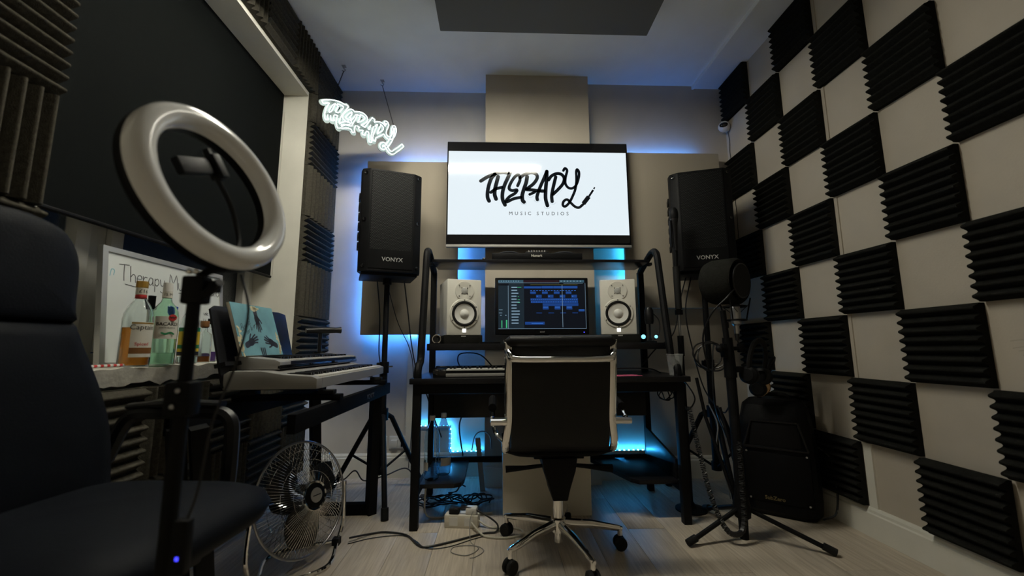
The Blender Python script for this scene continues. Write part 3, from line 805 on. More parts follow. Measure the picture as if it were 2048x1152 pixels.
# MIDI keyboard on desk
def keyboard(t, L, W, Hf, Hb, nw, body, kx0, kx1, bodymat2=None, kd=.125, margin=.02):
    """local x left->right, y 0 (front) .. W (back), sits on z=0"""
    prof = [(0, 0), (W, 0), (W, Hb * .8), (W - .02, Hb), (W * .62, Hb * .985), (kd + .02, Hf + .008), (kd + .02, Hf - .012), (.012, Hf - .012), (.012, Hf - .004), (.0, Hf - .006)]
    MB().prism(prof, kx1 - kx0, frame((kx0, 0, 0), (0, 1, 0), (0, 0, 1))).build('body', body, t)
    cap = [(0, 0), (W, 0), (W, Hb * .85), (W - .02, Hb + .002), (W * .6, Hb + .001), (kd + .0, Hf + .010), (.02, Hf + .003), (.0, Hf - .006)]
    for a, b in ((0, kx0), (kx1, L)):
        MB().prism(cap, b - a, frame((a, 0, 0), (0, 1, 0), (0, 0, 1)), .003).build('end_cap', bodymat2 or body, t)
    wk = (kx1 - kx0) / nw; mbw = MB(); mbb = MB()
    for k in range(nw):
        x0 = kx0 + k * wk
        mbw.box(x0 + .0007, x0 + wk - .0007, .008, kd + .018, Hf - .014, Hf + .002)
        if (k % 7) in (0, 1, 3, 4, 5) and k < nw - 1:
            mbb.box(x0 + wk - .006, x0 + wk + .006, .052, kd + .018, Hf + .002, Hf + .012)
    a = mbw.build('white_keys', 'key_white', t, smooth=False); a['kind'] = 'stuff'
    a = mbb.build('black_keys', 'black_satin', t, smooth=False); a['kind'] = 'stuff'
t = thing('midi_keyboard', 'slim black and silver MIDI keyboard lying on the desktop', 'keyboard', (-.34, 2.30, .757), R(1))
keyboard(t, .70, .20, .042, .056, 29, 'black_plastic', .07, .68, 'black_gloss')
MB().box(.07, .68, -.006, .004, .004, .022, bev=.003).build('front_trim', 'silver_plastic', t)

# stuff on right half of desktop
t = thing('paper_note', 'pink sheet of paper lying on the right of the desktop', 'paper', (.70, 2.33, .7575), R(8))
MB().box(-.10, .10, -.05, .05, 0, .0016).build('sheet', 'pink', t, smooth=False)
t = thing('glasses', 'pair of folded spectacles lying on the desktop behind the chair', 'glasses', (.63, 2.40, .757), R(-10))
mb = MB()
for s_ in (-1, 1): mb.tube([(s_ * .032 + .024 * math.cos(k * PI / 5), 0, .022 + .018 * math.sin(k * PI / 5)) for k in range(10)], .0025, 6, closed=True)
mb.tube([(-.009, 0, .028), (0, -.002, .032), (.009, 0, .028)], .002, 6, 3); mb.build('rims', 'black_gloss', t)
for s_ in (-1, 1): MB().tube([(s_ * .056, 0, .028), (s_ * .058, .05, .026), (s_ * .03, .06, .01)], .002, 6, 4).build('temple', 'black_gloss', t)
t = thing('audio_interface', 'little white device with cables on desktop behind the chair', 'device', (.575, 2.36, .757), R(10))
MB().box(-.04, .03, -.03, .03, 0, .026, bev=.005).build('body', 'white_plastic', t)
MB().tube([(.02, .02, .014), (.10, .06, .03), (.22, .05, .035), (.34, .02, .03), (.42, .05, .006)], .004, 6, 6).build('cable', 'cable_black', t)
t = thing('plastic_cup', 'clear plastic cup standing on the right corner of the desk', 'cup', (1.0, 2.315, .757))
MB().lathe([(.001, .002), (.033, .002), (.043, .112), (.046, .114), (.046, .119), (.0425, .119), (.032, .006), (.001, .004)], 28).build('cup', 'cup_plastic', t)
MB().lathe([(.001, .005), (.0315, .006), (.0335, .026), (.001, .026)], 24).build('water', 'cup_plastic', t)

# ------------------------------------------------------------------ loudspeakers on tripods
def pa_speaker(label, loc, rz):
    t = thing('loudspeaker', label, 'loudspeaker', loc, rz, 'loudspeakers on tripod stands')
    W, Hh, Dp = .192, .665, .31
    plan = [(-W, .05), (-W + .006, .0), (-W + .055, -.03), (W - .055, -.03), (W - .006, .0), (W, .05), (W * .62, Dp), (-W * .62, Dp)]
    MB().prism(plan, Hh, None, .010).build('cabinet', 'black_plastic', t)
    MB().box(-W + .058, W - .058, -.034, -.026, .02, Hh - .015, bev=.002).build('grille', 'grille', t)
    # perforation: rows of small raised cells on the grille
    mb = MB(); nx, nz = 26, 62
    gx0, gx1, gz0, gz1 = -W + .064, W - .064, .14, Hh - .02
    for j in range(nz):
        for i in range(nx):
            x = gx0 + (gx1 - gx0) * (i + .5 + (j % 2) * .5) / (nx + .5); z = gz0 + (gz1 - gz0) * (j + .5) / nz
            mb.add([(x - .0026, -.0345, z), (x, -.0345, z - .0028), (x + .0026, -.0345, z), (x, -.0345, z + .0028)], [(0, 1, 2, 3)])
    o = mb.build('perforation', 'ink_black', t, smooth=False); o['kind'] = 'stuff'
    for s_ in (-1, 1):
        m = frame((s_ * (W - .030), -.0145, 0), (1, s_ * .6, 0), (0, 0, 1))
        for z in (.035, .33, Hh - .03): MB().lathe([(.011, -.004), (.011, .004), (.006, .002), (.001, .002)], 12, m @ Matrix.Translation((0, z, .002))).build('bolt', 'black_gloss', t)
    for s_ in (-1, 1):
        mb = MB()
        for k in range(6): mb.box(s_ * (W - .002) - .008, s_ * (W - .002) + .008, .07, .15, .16 + k * .065, .20 + k * .065, bev=.004)
        mb.build('side_rib', 'black_plastic', t)
    text('maker_mark', 'VONYX', .036, frame((.01, -.0352, .068), (1, 0, 0), (0, 0, 1)), 'silver_text', t, bold=.0005, extrude=.001)
    mb = MB()
    mb.box(-W + .02, W - .02, .0, .28, -.018, .004, bev=.006); mb.cyl((0, .13, -.055), (0, .13, 0), .028, n=16)
    mb.build('pole_socket', 'black_plastic', t)
    return t
def tripod(label, loc, top, hub, angs, spread, rz=0.):
    t = thing('tripod_stand', label, 'speaker stand', loc, rz, 'tripod speaker stands')
    MB().cyl((0, 0, .72), (0, 0, top), .0175, n=14).build('pole', 'black_powder', t)
    MB().cyl((0, 0, .16), (0, 0, .80), .022, n=14).build('lower_tube', 'black_powder', t)
    mb = MB().cyl((0, 0, .76), (0, 0, .83), .030, n=16).box(-.045, -.02, -.015, .015, .775, .825, bev=.003); mb.build('collar', 'black_plastic', t)
    MB().cyl((.02, 0, .80), (.055, 0, .80), .005, n=8).build('lock_pin', 'chrome', t)
    MB().cyl((0, 0, hub - .03), (0, 0, hub + .04), .036, n=18).build('leg_collar', 'black_plastic', t)
    MB().cyl((0, 0, .15), (0, 0, .20), .030, n=16).build('brace_collar', 'black_plastic', t)
    for a in angs:
        d = Vector((math.cos(R(a)), math.sin(R(a)), 0))
        q = MB().tube([d * .035 + V(0, 0, hub), d * .07 + V(0, 0, hub - .02), d * spread + V(0, 0, .02)], .0155, 10)
        leg = q.build('leg', 'black_powder', t)
        MB().cyl(d * (spread - .008) + V(0, 0, .06), d * (spread + .004) + V(0, 0, .0), .021, n=12).build('rubber_foot', 'black_rubber', leg)
        MB().tube([d * .025 + V(0, 0, .175), d * (.07 + (spread - .07) * .5) + V(0, 0, hub * .52)], .008, 6).build('brace', 'black_powder', t)
    return t
pa_speaker('black loudspeaker on a tripod stand left of the television', (-.668, 2.60, 1.385), R(20))
pa_speaker('black loudspeaker on a tripod stand right of the television', (1.340, 2.555, 1.394), R(-19))
tripod('black tripod stand holding the left loudspeaker beside the keyboards', (-.668 - .13 * math.sin(R(20)), 2.60 + .13 * math.cos(R(20)), 0), 1.385, .50, (-70, 50, 170), .33)
tripod('black tripod stand holding the right loudspeaker behind the mic stands', (1.340 + .13 * math.sin(R(19)), 2.555 + .13 * math.cos(R(19)), 0), 1.394, .50, (-100, 20, 140), .30)

# ------------------------------------------------------------------ office chair in the middle
oc = thing('office_chair', 'black leather office chair with chrome frame seen from behind', 'chair', (.285, 2.0, 0)); oc.scale = (.945, 1, 1)
path = [(-.165, .955), (-.172, .93), (-.165, .85), (-.145, .74), (-.118, .60), (-.095, .51), (-.060, .462), (0, .445), (.12, .445), (.28, .455), (.34, .450), (.375, .425)]
sm = [p for p in catmull([(0, a, b) for a, b in path], 5)]
def strip(w_, th, x0=None):
    vs = []; fs = []; n = len(sm)
    for i, p in enumerate(sm):
        t_ = (sm[min(i + 1, n - 1)] - sm[max(i - 1, 0)]).normalized(); nn = Vector((0, -t_.z, t_.y))
        for x_, s_ in ((-w_, -1), (w_, -1), (w_, 1), (-w_, 1)): vs.append((x_, p.y + nn.y * th * s_, p.z + nn.z * th * s_))
    for i in range(n - 1):
        for k in range(4):
            k2 = (k + 1) % 4; fs.append((i * 4 + k, i * 4 + k2, i * 4 + 4 + k2, i * 4 + 4 + k))
    fs += [(3, 2, 1, 0), ((n - 1) * 4, (n - 1) * 4 + 1, (n - 1) * 4 + 2, (n - 1) * 4 + 3)]
    return MB().add(vs, fs)
strip(.232, .010).build('leather_sling', 'black_leather', oc)
MB().tube([(-.250, -.170, .935), (-.235, -.172, .943), (.235, -.172, .943), (.250, -.170, .935)], [.018, .027, .027, .018], 14).build('top_roll', 'black_leather', oc)
MB().cyl((-.232, .372, .43), (.232, .372, .43), .02, n=12).build('front_roll', 'black_leather', oc)
for s_ in (-1, 1):
    pr = [V(s_ * (.243 + (.012 if b < .56 else 0)), a - .004, b) for a, b in path[:-1]]
    pr[0] = V(s_ * .243, -.172, .925)
    MB().tube(pr, .0185, 10, 4, flat=.62, updir=(1, 0, 0)).build('side_rail', 'chrome', oc)
    MB().cyl((s_ * .244, -.171, .94), (s_ * .262, -.171, .94), .006, n=10).cyl((s_ * .252, -.171, .905), (s_ * .262, -.171, .95), .005, n=8).build('rail_pin', 'chrome', oc)
    arm = MB().tube([(s_ * .25, -.135, .60), (s_ * .305, -.13, .595), (s_ * .318, -.09, .60), (s_ * .318, .0, .635), (s_ * .318, .12, .645), (s_ * .318, .18, .62), (s_ * .315, .19, .55), (s_ * .30, .16, .49), (s_ * .25, .12, .455)], .012, 10, 5)
    arm.cyl((s_ * .25, -.14, .598), (s_ * .325, -.14, .598), .015, n=12)
    ar = arm.build('armrest', 'chrome', oc)
    MB().tube([(s_ * .318, -.03, .643), (s_ * .318, .06, .660), (s_ * .318, .14, .662)], .02, 10, 4).build('arm_pad', 'black_plastic', ar)
MB().tube([(-.243, -.172, .905), (-.236, -.192, .885), (-.205, -.205, .868), (0, -.212, .866), (.205, -.205, .868), (.236, -.192, .885), (.243, -.172, .905)], .0155, 12, 5).build('crossbar', 'chrome', oc)
MB().tube([(-.243, -.06, .46), (-.15, -.05, .44), (.15, -.05, .44), (.243, -.06, .46)], .012, 8, 4).tube([(-.243, .2, .44), (.243, .2, .44)], .012, 8).build('seat_brace', 'black_powder', oc)
mech = [(-.085, .425), (.085, .425), (.075, .37), (.045, .285), (.035, .245), (-.035, .245), (-.045, .285), (-.075, .37)]
MB().prism(mech[::-1], .20, frame((0, .13, 0), (1, 0, 0), (0, 0, 1)), .006).build('tilt_mechanism', 'black_plastic', oc)
MB().box(-.12, .12, -.05, .16, .418, .432, bev=.003).build('seat_plate', 'black_powder', oc)
MB().tube([(-.06, -.02, .385), (-.16, -.02, .375), (-.255, -.02, .370)], [.008, .010, .016], 8).build('lever', 'black_plastic', oc)
MB().tube([(.06, -.02, .385), (.16, -.02, .375), (.262, -.02, .366)], [.008, .011, .019], 8).build('lever', 'black_plastic', oc)
MB().cyl((0, .02, .15), (0, .02, .25), .025, n=20).build('gas_lift', 'chrome', oc)
MB().cyl((0, .02, .045), (0, .02, .10), .022, .018, n=18).cyl((0, .02, .09), (0, .02, .145), .036, n=20).build('hub', 'chrome', oc)
for a in (145, 217, 289, 1, 73):
    d = Vector((math.cos(R(a)), math.sin(R(a)), 0)); c0 = V(0, .02, 0)
    arm = MB().tube([c0 + d * .02 + V(0, 0, .122), c0 + d * .16 + V(0, 0, .113), c0 + d * .295 + V(0, 0, .092), c0 + d * .312 + V(0, 0, .088)], [.022, .019, .013, .010], 10, updir=(0, 0, 1), flat=.85)
    arm.cyl(c0 + d * .300 + V(0, 0, .098), c0 + d * .300 + V(0, 0, .062), .011, n=12)
    l_ = arm.build('star_arm', 'chrome', oc)
    s_ = Vector((-d.y, d.x, 0)); cc = c0 + d * .300 + V(0, 0, .0295)
    ct = MB()
    for k in (-1, 1):
        m = frame(cc + s_ * k * .014, d, (0, 0, 1)) if k > 0 else frame(cc + s_ * k * .014, -d, (0, 0, 1))
        ct.lathe([(.001, -.011), (.024, -.011), (.0295, -.007), (.0295, .006), (.024, .010), (.001, .011)], 22, m)
    ct.cyl(cc + V(0, 0, .0), cc + V(0, 0, .04), .009, n=10)
    ct.build('caster', 'black_rubber', l_)

# ------------------------------------------------------------------ keyboards on the left
kb = thing('stage_piano', 'long silver-grey digital piano, lower of the two keyboards by the window', 'keyboard', (-.672, 1.62, .768), R(90))
keyboard(kb, .935, .345, .044, .066, 40, 'silver_plastic', .05, .905, 'silver_plastic')
for x_ in (.12, .80): MB().box(x_ - .02, x_ + .02, .03, .30, -.012, 0).build('rubber_foot', 'black_rubber', kb)
kb = thing('small_keyboard', 'smaller silver keyboard stacked on top, under the picture book', 'keyboard', (-.862, 1.72, .836), R(90))
keyboard(kb, .92, .235, .036, .052, 40, 'black_plastic', .09, .90, 'silver_plastic', kd=.10)
MB().box(.0, .92, -.002, .012, .0, .018, bev=.004).build('front_trim', 'black_gloss', kb)
# keyboard stand
ks = thing('keyboard_stand', 'black table-style keyboard stand carrying the two keyboards', 'keyboard stand', (-.82, 2.05, 0))
kx, ky = -.82, 2.05
def kbox(name, x0, x1, y0, y1, z0, z1, material='black_matte', bev=.004):
    return MB().box(x0 - kx, x1 - kx, y0 - ky, y1 - ky, z0, z1, bev=bev).build(name, material, ks)
fb = kbox('front_beam', -.650, -.622, 1.36, 2.53, .655, .716)
kbox('rear_beam', -1.02, -.992, 1.36, 2.53, .655, .716)
for y_ in (1.72, 2.40):
    kbox('cross_arm', -1.03, -.612, y_ - .02, y_ + .02, .716, .740)
    kbox('support_pad', -.70, -.64, y_ - .02, y_ + .02, .740, .757, 'black_rubber')
    kbox('support_pad', -1.0, -.94, y_ - .02, y_ + .02, .740, .757, 'black_rubber')
for y_ in (1.47, 2.47):
    fx_ = (-.66, -.70) if y_ > 2 else (-.92, -.92)
    MB().tube([(fx_[0] - kx, y_ - .10 - ky, .68), (fx_[1] - kx, y_ + .03 - ky, .0)], .033, 4, updir=(1, 0, 0)).build('leg', 'black_powder', ks)
    MB().tube([(-.99 - kx, y_ - .10 - ky, .68), (-1.00 - kx, y_ + .03 - ky, .0)], .033, 4, updir=(1, 0, 0)).build('leg', 'black_powder', ks)
    kbox('foot_bar', -1.03, fx_[1] + .01, y_ + .01, y_ + .055, .0, .06)
text('maker_mark', 'VONYX', .034, frame((-.621 - kx, 2.14 - ky, .672), (0, 1, 0), (0, 0, 1)), 'dim_text', ks, extrude=.0006)
# music rest with picture book
mr = thing('music_rest', 'black music rest leaning behind the upper keyboard', 'music rest', (-1.035, 1.95, .83))
m = frame((0, 0, 0), (0, 1, 0), (-.28, 0, 1))     # local x along world y, local y up the slope, z toward +x
MB().prism([(-.335, -.06), (.245, .035), (.262, .27), (.20, .278), (-.29, .265), (-.318, .25)], .008, m, .001).build('plate', 'black_satin', mr)
MB().box(-.33, .25, .02, .035, -.012, .03, m @ Matrix.Translation((0, 0, 0))).build('ledge', 'black_satin', mr)
# picture book
ab = thing('picture_book', 'blue picture book with dark reaching hands propped on the music rest', 'book', (-1.000, 1.83, .888))
m = frame((0, 0, 0), (0, 1, 0), (-.30, 0, 1))
cvr = [(-.152, .0), (.160, .0), (.150, .222), (-.160, .222)]
MB().prism(cvr, .012, m, .001).build('pages', 'paper', ab)
mf = m @ Matrix.Translation((0, 0, .0122))
cv = MB().prism([(-.152, .0), (.160, .0), (.150, .222), (-.160, .222)], .0012, mf).build('cover', 'art_sky', ab, smooth=False)
mf = mf @ Matrix.Translation((0, 0, .0013))
def hand(mb, cx, cy, ang, s):
    ca, sa = math.cos(ang), math.sin(ang)
    T_ = lambda x, y: (cx + (x * ca - y * sa) * s, cy + (x * sa + y * ca) * s)
    mb.ribbon([T_(-.55, 0), T_(-.1, 0), T_(.25, .02)], .20 * s, mf, .0004, 4)
    mb.ribbon([T_(0, 0), T_(.2, .0)], .25 * s, mf, .0004, 0)
    for (x0, y0, x1, y1, w_) in ((.25, .17, .80, .30, .055), (.3, .06, .95, .10, .06), (.3, -.05, .92, -.10, .06), (.25, -.15, .75, -.27, .05), (.0, .2, .35, .48, .06)):
        mb.ribbon([T_(x0, y0), T_((x0 + x1) / 2, (y0 + y1) / 2 + .02), T_(x1, y1)], w_ * s, mf, .0004, 3)
for hq_ in ((.005, .165, -PI / 2 + .05, .065), (-.075, .055, .35, .062), (.088, .055, PI - .35, .062)):
    hm = MB(); hand(hm, *hq_); hm.build('printed_hand', 'art_hand', cv, smooth=False)
hm = MB()
for k in range(3): hm.ribbon([(-.006 + k * .012, .0), (-.010 + k * .014, .030)], .004, mf, .0004, 0)
hm.build('printed_fingers', 'art_hand', cv, smooth=False)['kind'] = 'stuff'
sm_ = MB(); random.seed(3)
for k in range(26):
    a = random.uniform(0, 2 * PI); r_ = random.uniform(.008, .026)
    sm_.ribbon([(.006, .208), (.006 + math.cos(a) * r_ * 1.3, .208 + math.sin(a) * r_ * .55)], .003, mf, .0005, 0)
for sx in (-1, 1):
    for k in range(22):
        y_ = random.uniform(.0, .115); x_ = sx * (.146 - abs(y_ - .05) * .15)
        sm_.ribbon([(x_, y_), (x_ + random.uniform(-.012, .012), y_ + random.uniform(-.01, .01))], .0045, mf, .0005, 0)
sm_.build('sea_foam', 'art_sand', cv, smooth=False)

# stroke font for handwriting
SF = {
 'T': [[(0, .98), (.7, 1.04)], [(.36, 1.02), (.33, .5), (.34, 0)]], 'h': [[(0, 1), (.02, 0)], [(.02, .3), (.2, .5), (.36, .4), (.38, 0)]],
 'e': [[(.02, .26), (.36, .3), (.3, .5), (.1, .46), (.02, .2), (.14, 0), (.38, .06)]], 'r': [[(0, .5), (.02, 0)], [(.02, .28), (.16, .48), (.32, .46)]],
 'a': [[(.36, .44), (.16, .5), (.02, .24), (.14, 0), (.34, .2), (.36, .48), (.37, .04), (.42, 0)]], 'p': [[(.02, .5), (.0, -.4)], [(.02, .36), (.22, .52), (.36, .28), (.2, .02), (.02, .12)]],
 'y': [[(0, .5), (.08, .12), (.24, .1), (.36, .3)], [(.38, .5), (.36, 0), (.24, -.38), (.02, -.32)]], 'M': [[(0, 0), (.06, 1), (.34, .4), (.62, 1.02), (.72, 0)]],
 'u': [[(0, .5), (.03, .1), (.2, .02), (.36, .2), (.38, .5), (.39, 0)]], 's': [[(.32, .46), (.12, .5), (.06, .34), (.28, .2), (.26, .02), (.02, .02)]], 'i': [[(.05, .5), (.06, 0)], [(.05, .7), (.06, .73)]],
 'c': [[(.34, .44), (.14, .5), (.02, .22), (.14, 0), (.36, .08)]], 'S': [[(.5, .92), (.24, 1.02), (.06, .8), (.26, .56), (.46, .34), (.3, .04), (.0, .1)]],
 't': [[(.14, .9), (.14, .1), (.28, .0)], [(0, .56), (.3, .58)]], 'd': [[(.36, .4), (.14, .46), (.02, .2), (.16, 0), (.36, .16)], [(.38, 1), (.38, 0)]], 'o': [[(.2, .5), (.02, .26), (.18, 0), (.38, .24), (.2, .5)]],
 'U': [[(0, 1), (.04, .2), (.3, .0), (.52, .3), (.54, 1)]], 'b': [[(0, 1), (.02, 0)], [(.02, .3), (.2, .48), (.36, .24), (.2, 0), (.02, .06)]], 'w': [[(0, .5), (.1, .02), (.22, .4), (.34, .02), (.46, .5)]], 'n': [[(0, .5), (.02, 0)], [(.02, .32), (.2, .5), (.34, .36), (.36, 0)]], 'f': [[(.3, .95), (.14, .9), (.12, 0)], [(0, .5), (.28, .52)]], 'l': [[(.03, 1), (.05, 0)]], 'B': [[(0, 0), (.02, 1), (.3, .9), (.3, .6), (.04, .52), (.4, .4), (.36, .04), (0, 0)]], 'F': [[(0, 0), (.02, 1), (.5, 1.02)], [(.01, .52), (.38, .54)]], 'x': [[(0, .5), (.32, 0)], [(.32, .5), (0, 0)]], ' ': []}
def write(mb, s, x, y, size, rad, mtx, gap=.16, slope=0.):
    for ch in s:
        st = SF.get(ch, []); wd = max([p[0] for q in st for p in q], default=.3)
        for q in st: mb.ribbon([(x + p[0] * size, y + p[1] * size + (x + p[0] * size) * slope) for p in q], rad, mtx, .0003, 3)
        x += (wd + gap) * size
    return x
mb = MB()
write(mb, 'Bound', -.118, .160, .030, .0009, mf, .08, .5); write(mb, 'for lovers', -.090, .132, .024, .0008, mf, .06, .5)
mb.build('lettering', 'art_hand', cv, smooth=False)
# little tabletop mic at the back wall end
t = thing('tabletop_microphone', 'small bluish mic on a short stand at the far end of the keyboards', 'microphone', (-1.00, 2.42, .892))
MB().cyl((0, 0, .0), (0, 0, .006), .032, n=20).build('base', 'black_plastic', t)
MB().cyl((0, 0, .006), (0, 0, .115), .011, n=12).build('stem', 'black_satin', t)
MB().tube([(-.06, -.05, .125), (.0, .0, .128), (.07, .05, .13), (.09, .065, .131)], [.015, .019, .016, .019], 14).build('capsule', 'black_satin', t)

# ------------------------------------------------------------------ whiteboard and bottles on the sill
ZS = WZ0 + .014
wb = thing('whiteboard', 'framed whiteboard with handwritten heading leaning in the window', 'whiteboard', (-1.405, 1.878, ZS))
m = frame((0, 0, 0), (0, 1, 0), (-.09, 0, 1))
W2, H2 = .320, .430
MB().box(-W2, W2, 0, H2, -.012, 0, m).build('board', 'whiteboard', wb, smooth=False)
q = MB()
q.box(-W2 - .016, -W2 + .006, -.002, H2 + .014, -.014, .006, m); q.box(W2 - .006, W2 + .016, -.002, H2 + .014, -.014, .006, m)
q.box(-W2 + .006, W2 - .006, -.002, .014, -.014, .006, m); q.box(-W2 + .006, W2 - .006, H2 - .006, H2 + .014, -.014, .006, m)
q.build('frame', 'alu', wb, smooth=False)
mw_ = m @ Matrix.Translation((0, 0, .0004)); mb = MB()
x_ = write(mb, 'Therapy', -.262, .325, .062, .0014, mw_, .10); x2 = write(mb, 'Music', x_ + .022, .325, .064, .0014, mw_, .10); write(mb, 'Studios', x2 + .022, .325, .062, .0014, mw_, .1)
mb.ribbon([(-.235, .312), (-.19, .308), (-.15, .308)], .0013, mw_, .0003); mb.ribbon([(x_ + .075, .312), (x2 - .01, .308)], .0013, mw_, .0003)
write(mb, 'used to be where', .165, .185, .022, .0010, mw_, .08); write(mb, 'music fix', .195, .225, .022, .0010, mw_, .08)
mb.build('handwriting', 'ink_black', wb, smooth=False)['kind'] = 'stuff'
MB().ribbon([(-.300, .335), (-.294, .36), (-.282, .358), (-.285, .34)], .0014, mw_, .0003).build('note_sketch', 'ink_blue', wb, smooth=False)

def wrap_patch(mb, r, a0, a1, z0, z1, n=14):
    vs = []; fs = []
    for i in range(n + 1):
        a = a0 + (a1 - a0) * i / n
        vs += [(r * math.sin(a), -r * math.cos(a), z0), (r * math.sin(a), -r * math.cos(a), z1)]
    for i in range(n): fs.append((2 * i, 2 * i + 2, 2 * i + 3, 2 * i + 1))
    return mb.add(vs, fs)
def bottle(label, loc, prof, glass, rz, liquid=None, lmat=None):
    t = thing('liquor_bottle', label, 'bottle', loc, rz, 'liquor bottles on the window sill'); t.scale = (.95, .95, .95)
    inner = [(max(.001, r_ - .003), z_) for r_, z_ in reversed(prof)]; inner[-1] = (inner[-1][0], prof[0][1] + .006)
    MB().lathe([(.001, prof[0][1])] + prof + inner + [(.001, prof[0][1] + .006)], 32).build('glass', glass, t)
    if liquid:
        lp = [(max(.001, r_ - .0036), z_) for r_, z_ in prof if z_ < liquid]
        lp[0] = (lp[0][0], .0075); lp.append((lp[-1][0], liquid))
        MB().lathe([(.001, .0075)] + lp + [(.001, liquid)], 28).build('liquor', lmat, t)
    return t
lk = lambda r, z: frame((0, -r, z), (1, 0, 0), (0, 0, 1))
# spiced rum
t = bottle('amber rum bottle with gold cap and white label on the sill', (-1.288, 1.548, ZS), [(.044, 0), (.047, .006), (.047, .175), (.044, .198), (.034, .225), (.022, .246), (.0165, .262), (.0155, .30)], 'glass', R(62), .145, 'rum')
MB().lathe([(.001, .322), (.0185, .322), (.019, .318), (.019, .298), (.017, .296)], 24).build('cap', 'gold', t)
MB().lathe([(.0165, .255), (.0175, .257), (.0175, .268), (.0165, .270)], 24).build('neck_band', 'red', t)
MB().lathe([(.0165, .270), (.0178, .271), (.0178, .296), (.0165, .297)], 24).build('price_band', 'label_white', t)
text('price', '£16', .020, lk(.0180, .276), 'ink_black', t, wrap=.018, extrude=.0002)
lb = wrap_patch(MB(), .0474, -.75, .95, .035, .165).build('label', 'label_white', t)
wrap_patch(MB(), .0476, -.75, .95, .048, .070).build('label_stripe', 'label_brown', lb)
wrap_patch(MB(), .0476, -.75, .95, .158, .163).build('label_edge', 'gold', lb)
text('brand', 'Captain', .026, lk(.0477, .137), 'ink_black', lb, wrap=.0477, extrude=.0002)
text('variety', 'Spiced', .017, lk(.0477, .078), 'red', lb, wrap=.0477, extrude=.0002)
# white rum, green glass
t = bottle('green-tinted rum bottle with white label and red emblem on the sill', (-1.288, 1.668, ZS), [(.042, 0), (.045, .006), (.046, .19), (.043, .215), (.032, .238), (.019, .256), (.0155, .27), (.015, .31)], 'glass_green', R(52), .05, 'gin')
MB().lathe([(.001, .335), (.0165, .335), (.017, .331), (.017, .300), (.0155, .298)], 24).build('cap', 'white_plastic', t)
MB().lathe([(.0155, .272), (.0168, .273), (.0168, .298), (.0155, .299)], 24).build('price_band', 'label_white', t)
text('price', '15.99', .0155, lk(.017, .281), 'ink_black', t, wrap=.017, extrude=.0002)
lb = wrap_patch(MB(), .0466, -.95, .95, .105, .195).build('label', 'label_white', t)
text('brand', 'BACARDI', .0185, lk(.0469, .158), 'ink_black', lb, wrap=.0469, extrude=.0002, bold=.0003)
text('variety', 'CARTA BLANCA', .0065, lk(.0469, .147), 'ink_black', lb, wrap=.0469, extrude=.0002, spacing=1.2)
MB().lathe([(.001, .0008), (.0135, .0008), (.0135, 0)], 22, lk(.0466, .190) @ Matrix.Translation((.013, 0, 0))).build('emblem', 'red', lb)
mb = MB().ribbon([(-.009, .003), (-.004, -.001), (0, .003), (.004, -.001), (.009, .003)], .0016, lk(.0476, .190) @ Matrix.Translation((.013, 0, .0008)), .0003)
mb.build('emblem_mark', 'ink_black', lb)
MB().ribbon([(-.018, .128), (-.006, .124), (.01, .130), (.02, .124)], .0035, lk(.0469, 0), .0002).build('leaf_print', 'label_green', lb)
# overproof rum, yellow label
t = bottle('clear rum bottle with yellow and green label behind the ring light stand', (-1.295, 1.815, ZS), [(.036, 0), (.039, .006), (.039, .155), (.034, .19), (.02, .225), (.015, .25), (.0145, .285)], 'glass', R(40), .03, 'gin')
MB().lathe([(.001, .30), (.016, .30), (.0165, .28), (.015, .262)], 20).build('cap', 'label_green', t)
lb = wrap_patch(MB(), .0394, -1.3, 1.3, .035, .155).build('label', 'label_yellow', t)
wrap_patch(MB(), .0396, -1.3, 1.3, .140, .157).build('label_band', 'label_green', lb)
wrap_patch(MB(), .0396, -1.3, 1.3, .066, .082).build('label_band', 'label_green', lb)
wrap_patch(MB(), .0396, -1.3, 1.3, .036, .052).build('label_band', 'ink_black', lb)
text('brand', 'WRAY &', .012, lk(.0398, .1435), 'label_yellow', lb, wrap=.0398, extrude=.0002)
text('brand', 'NEPHEW', .011, lk(.0398, .0700), 'label_yellow', lb, wrap=.0398, extrude=.0002)
MB().ribbon([(-.008, .122), (.008, .122)], .008, lk(.0396, 0), .0002, 0).build('bull_print', 'ink_black', lb)
MB().ribbon([(.0, .098), (.004, .100)], .009, lk(.0396, 0), .0002, 0).build('crest_print', 'label_brown', lb)
# last two bottles
t = bottle('small square-shouldered clear bottle with brown stopper beside the music rest', (-1.315, 1.935, ZS), [(.030, 0), (.033, .005), (.033, .115), (.030, .132), (.014, .145), (.012, .165)], 'glass', R(35), .03, 'rum')
MB().lathe([(.001, .195), (.017, .195), (.018, .19), (.018, .168), (.012, .163)], 20).build('stopper', 'label_brown', t)
t = bottle('clear bottle holding purple liquor half hidden by the music rest', (-1.345, 2.02, ZS), [(.032, 0), (.034, .005), (.034, .13), (.028, .15), (.013, .168), (.012, .19)], 'glass', R(30), .05, 'purple_liquid')
MB().lathe([(.001, .212), (.015, .212), (.0155, .19), (.012, .185)], 18).build('cap', 'black_plastic', t)
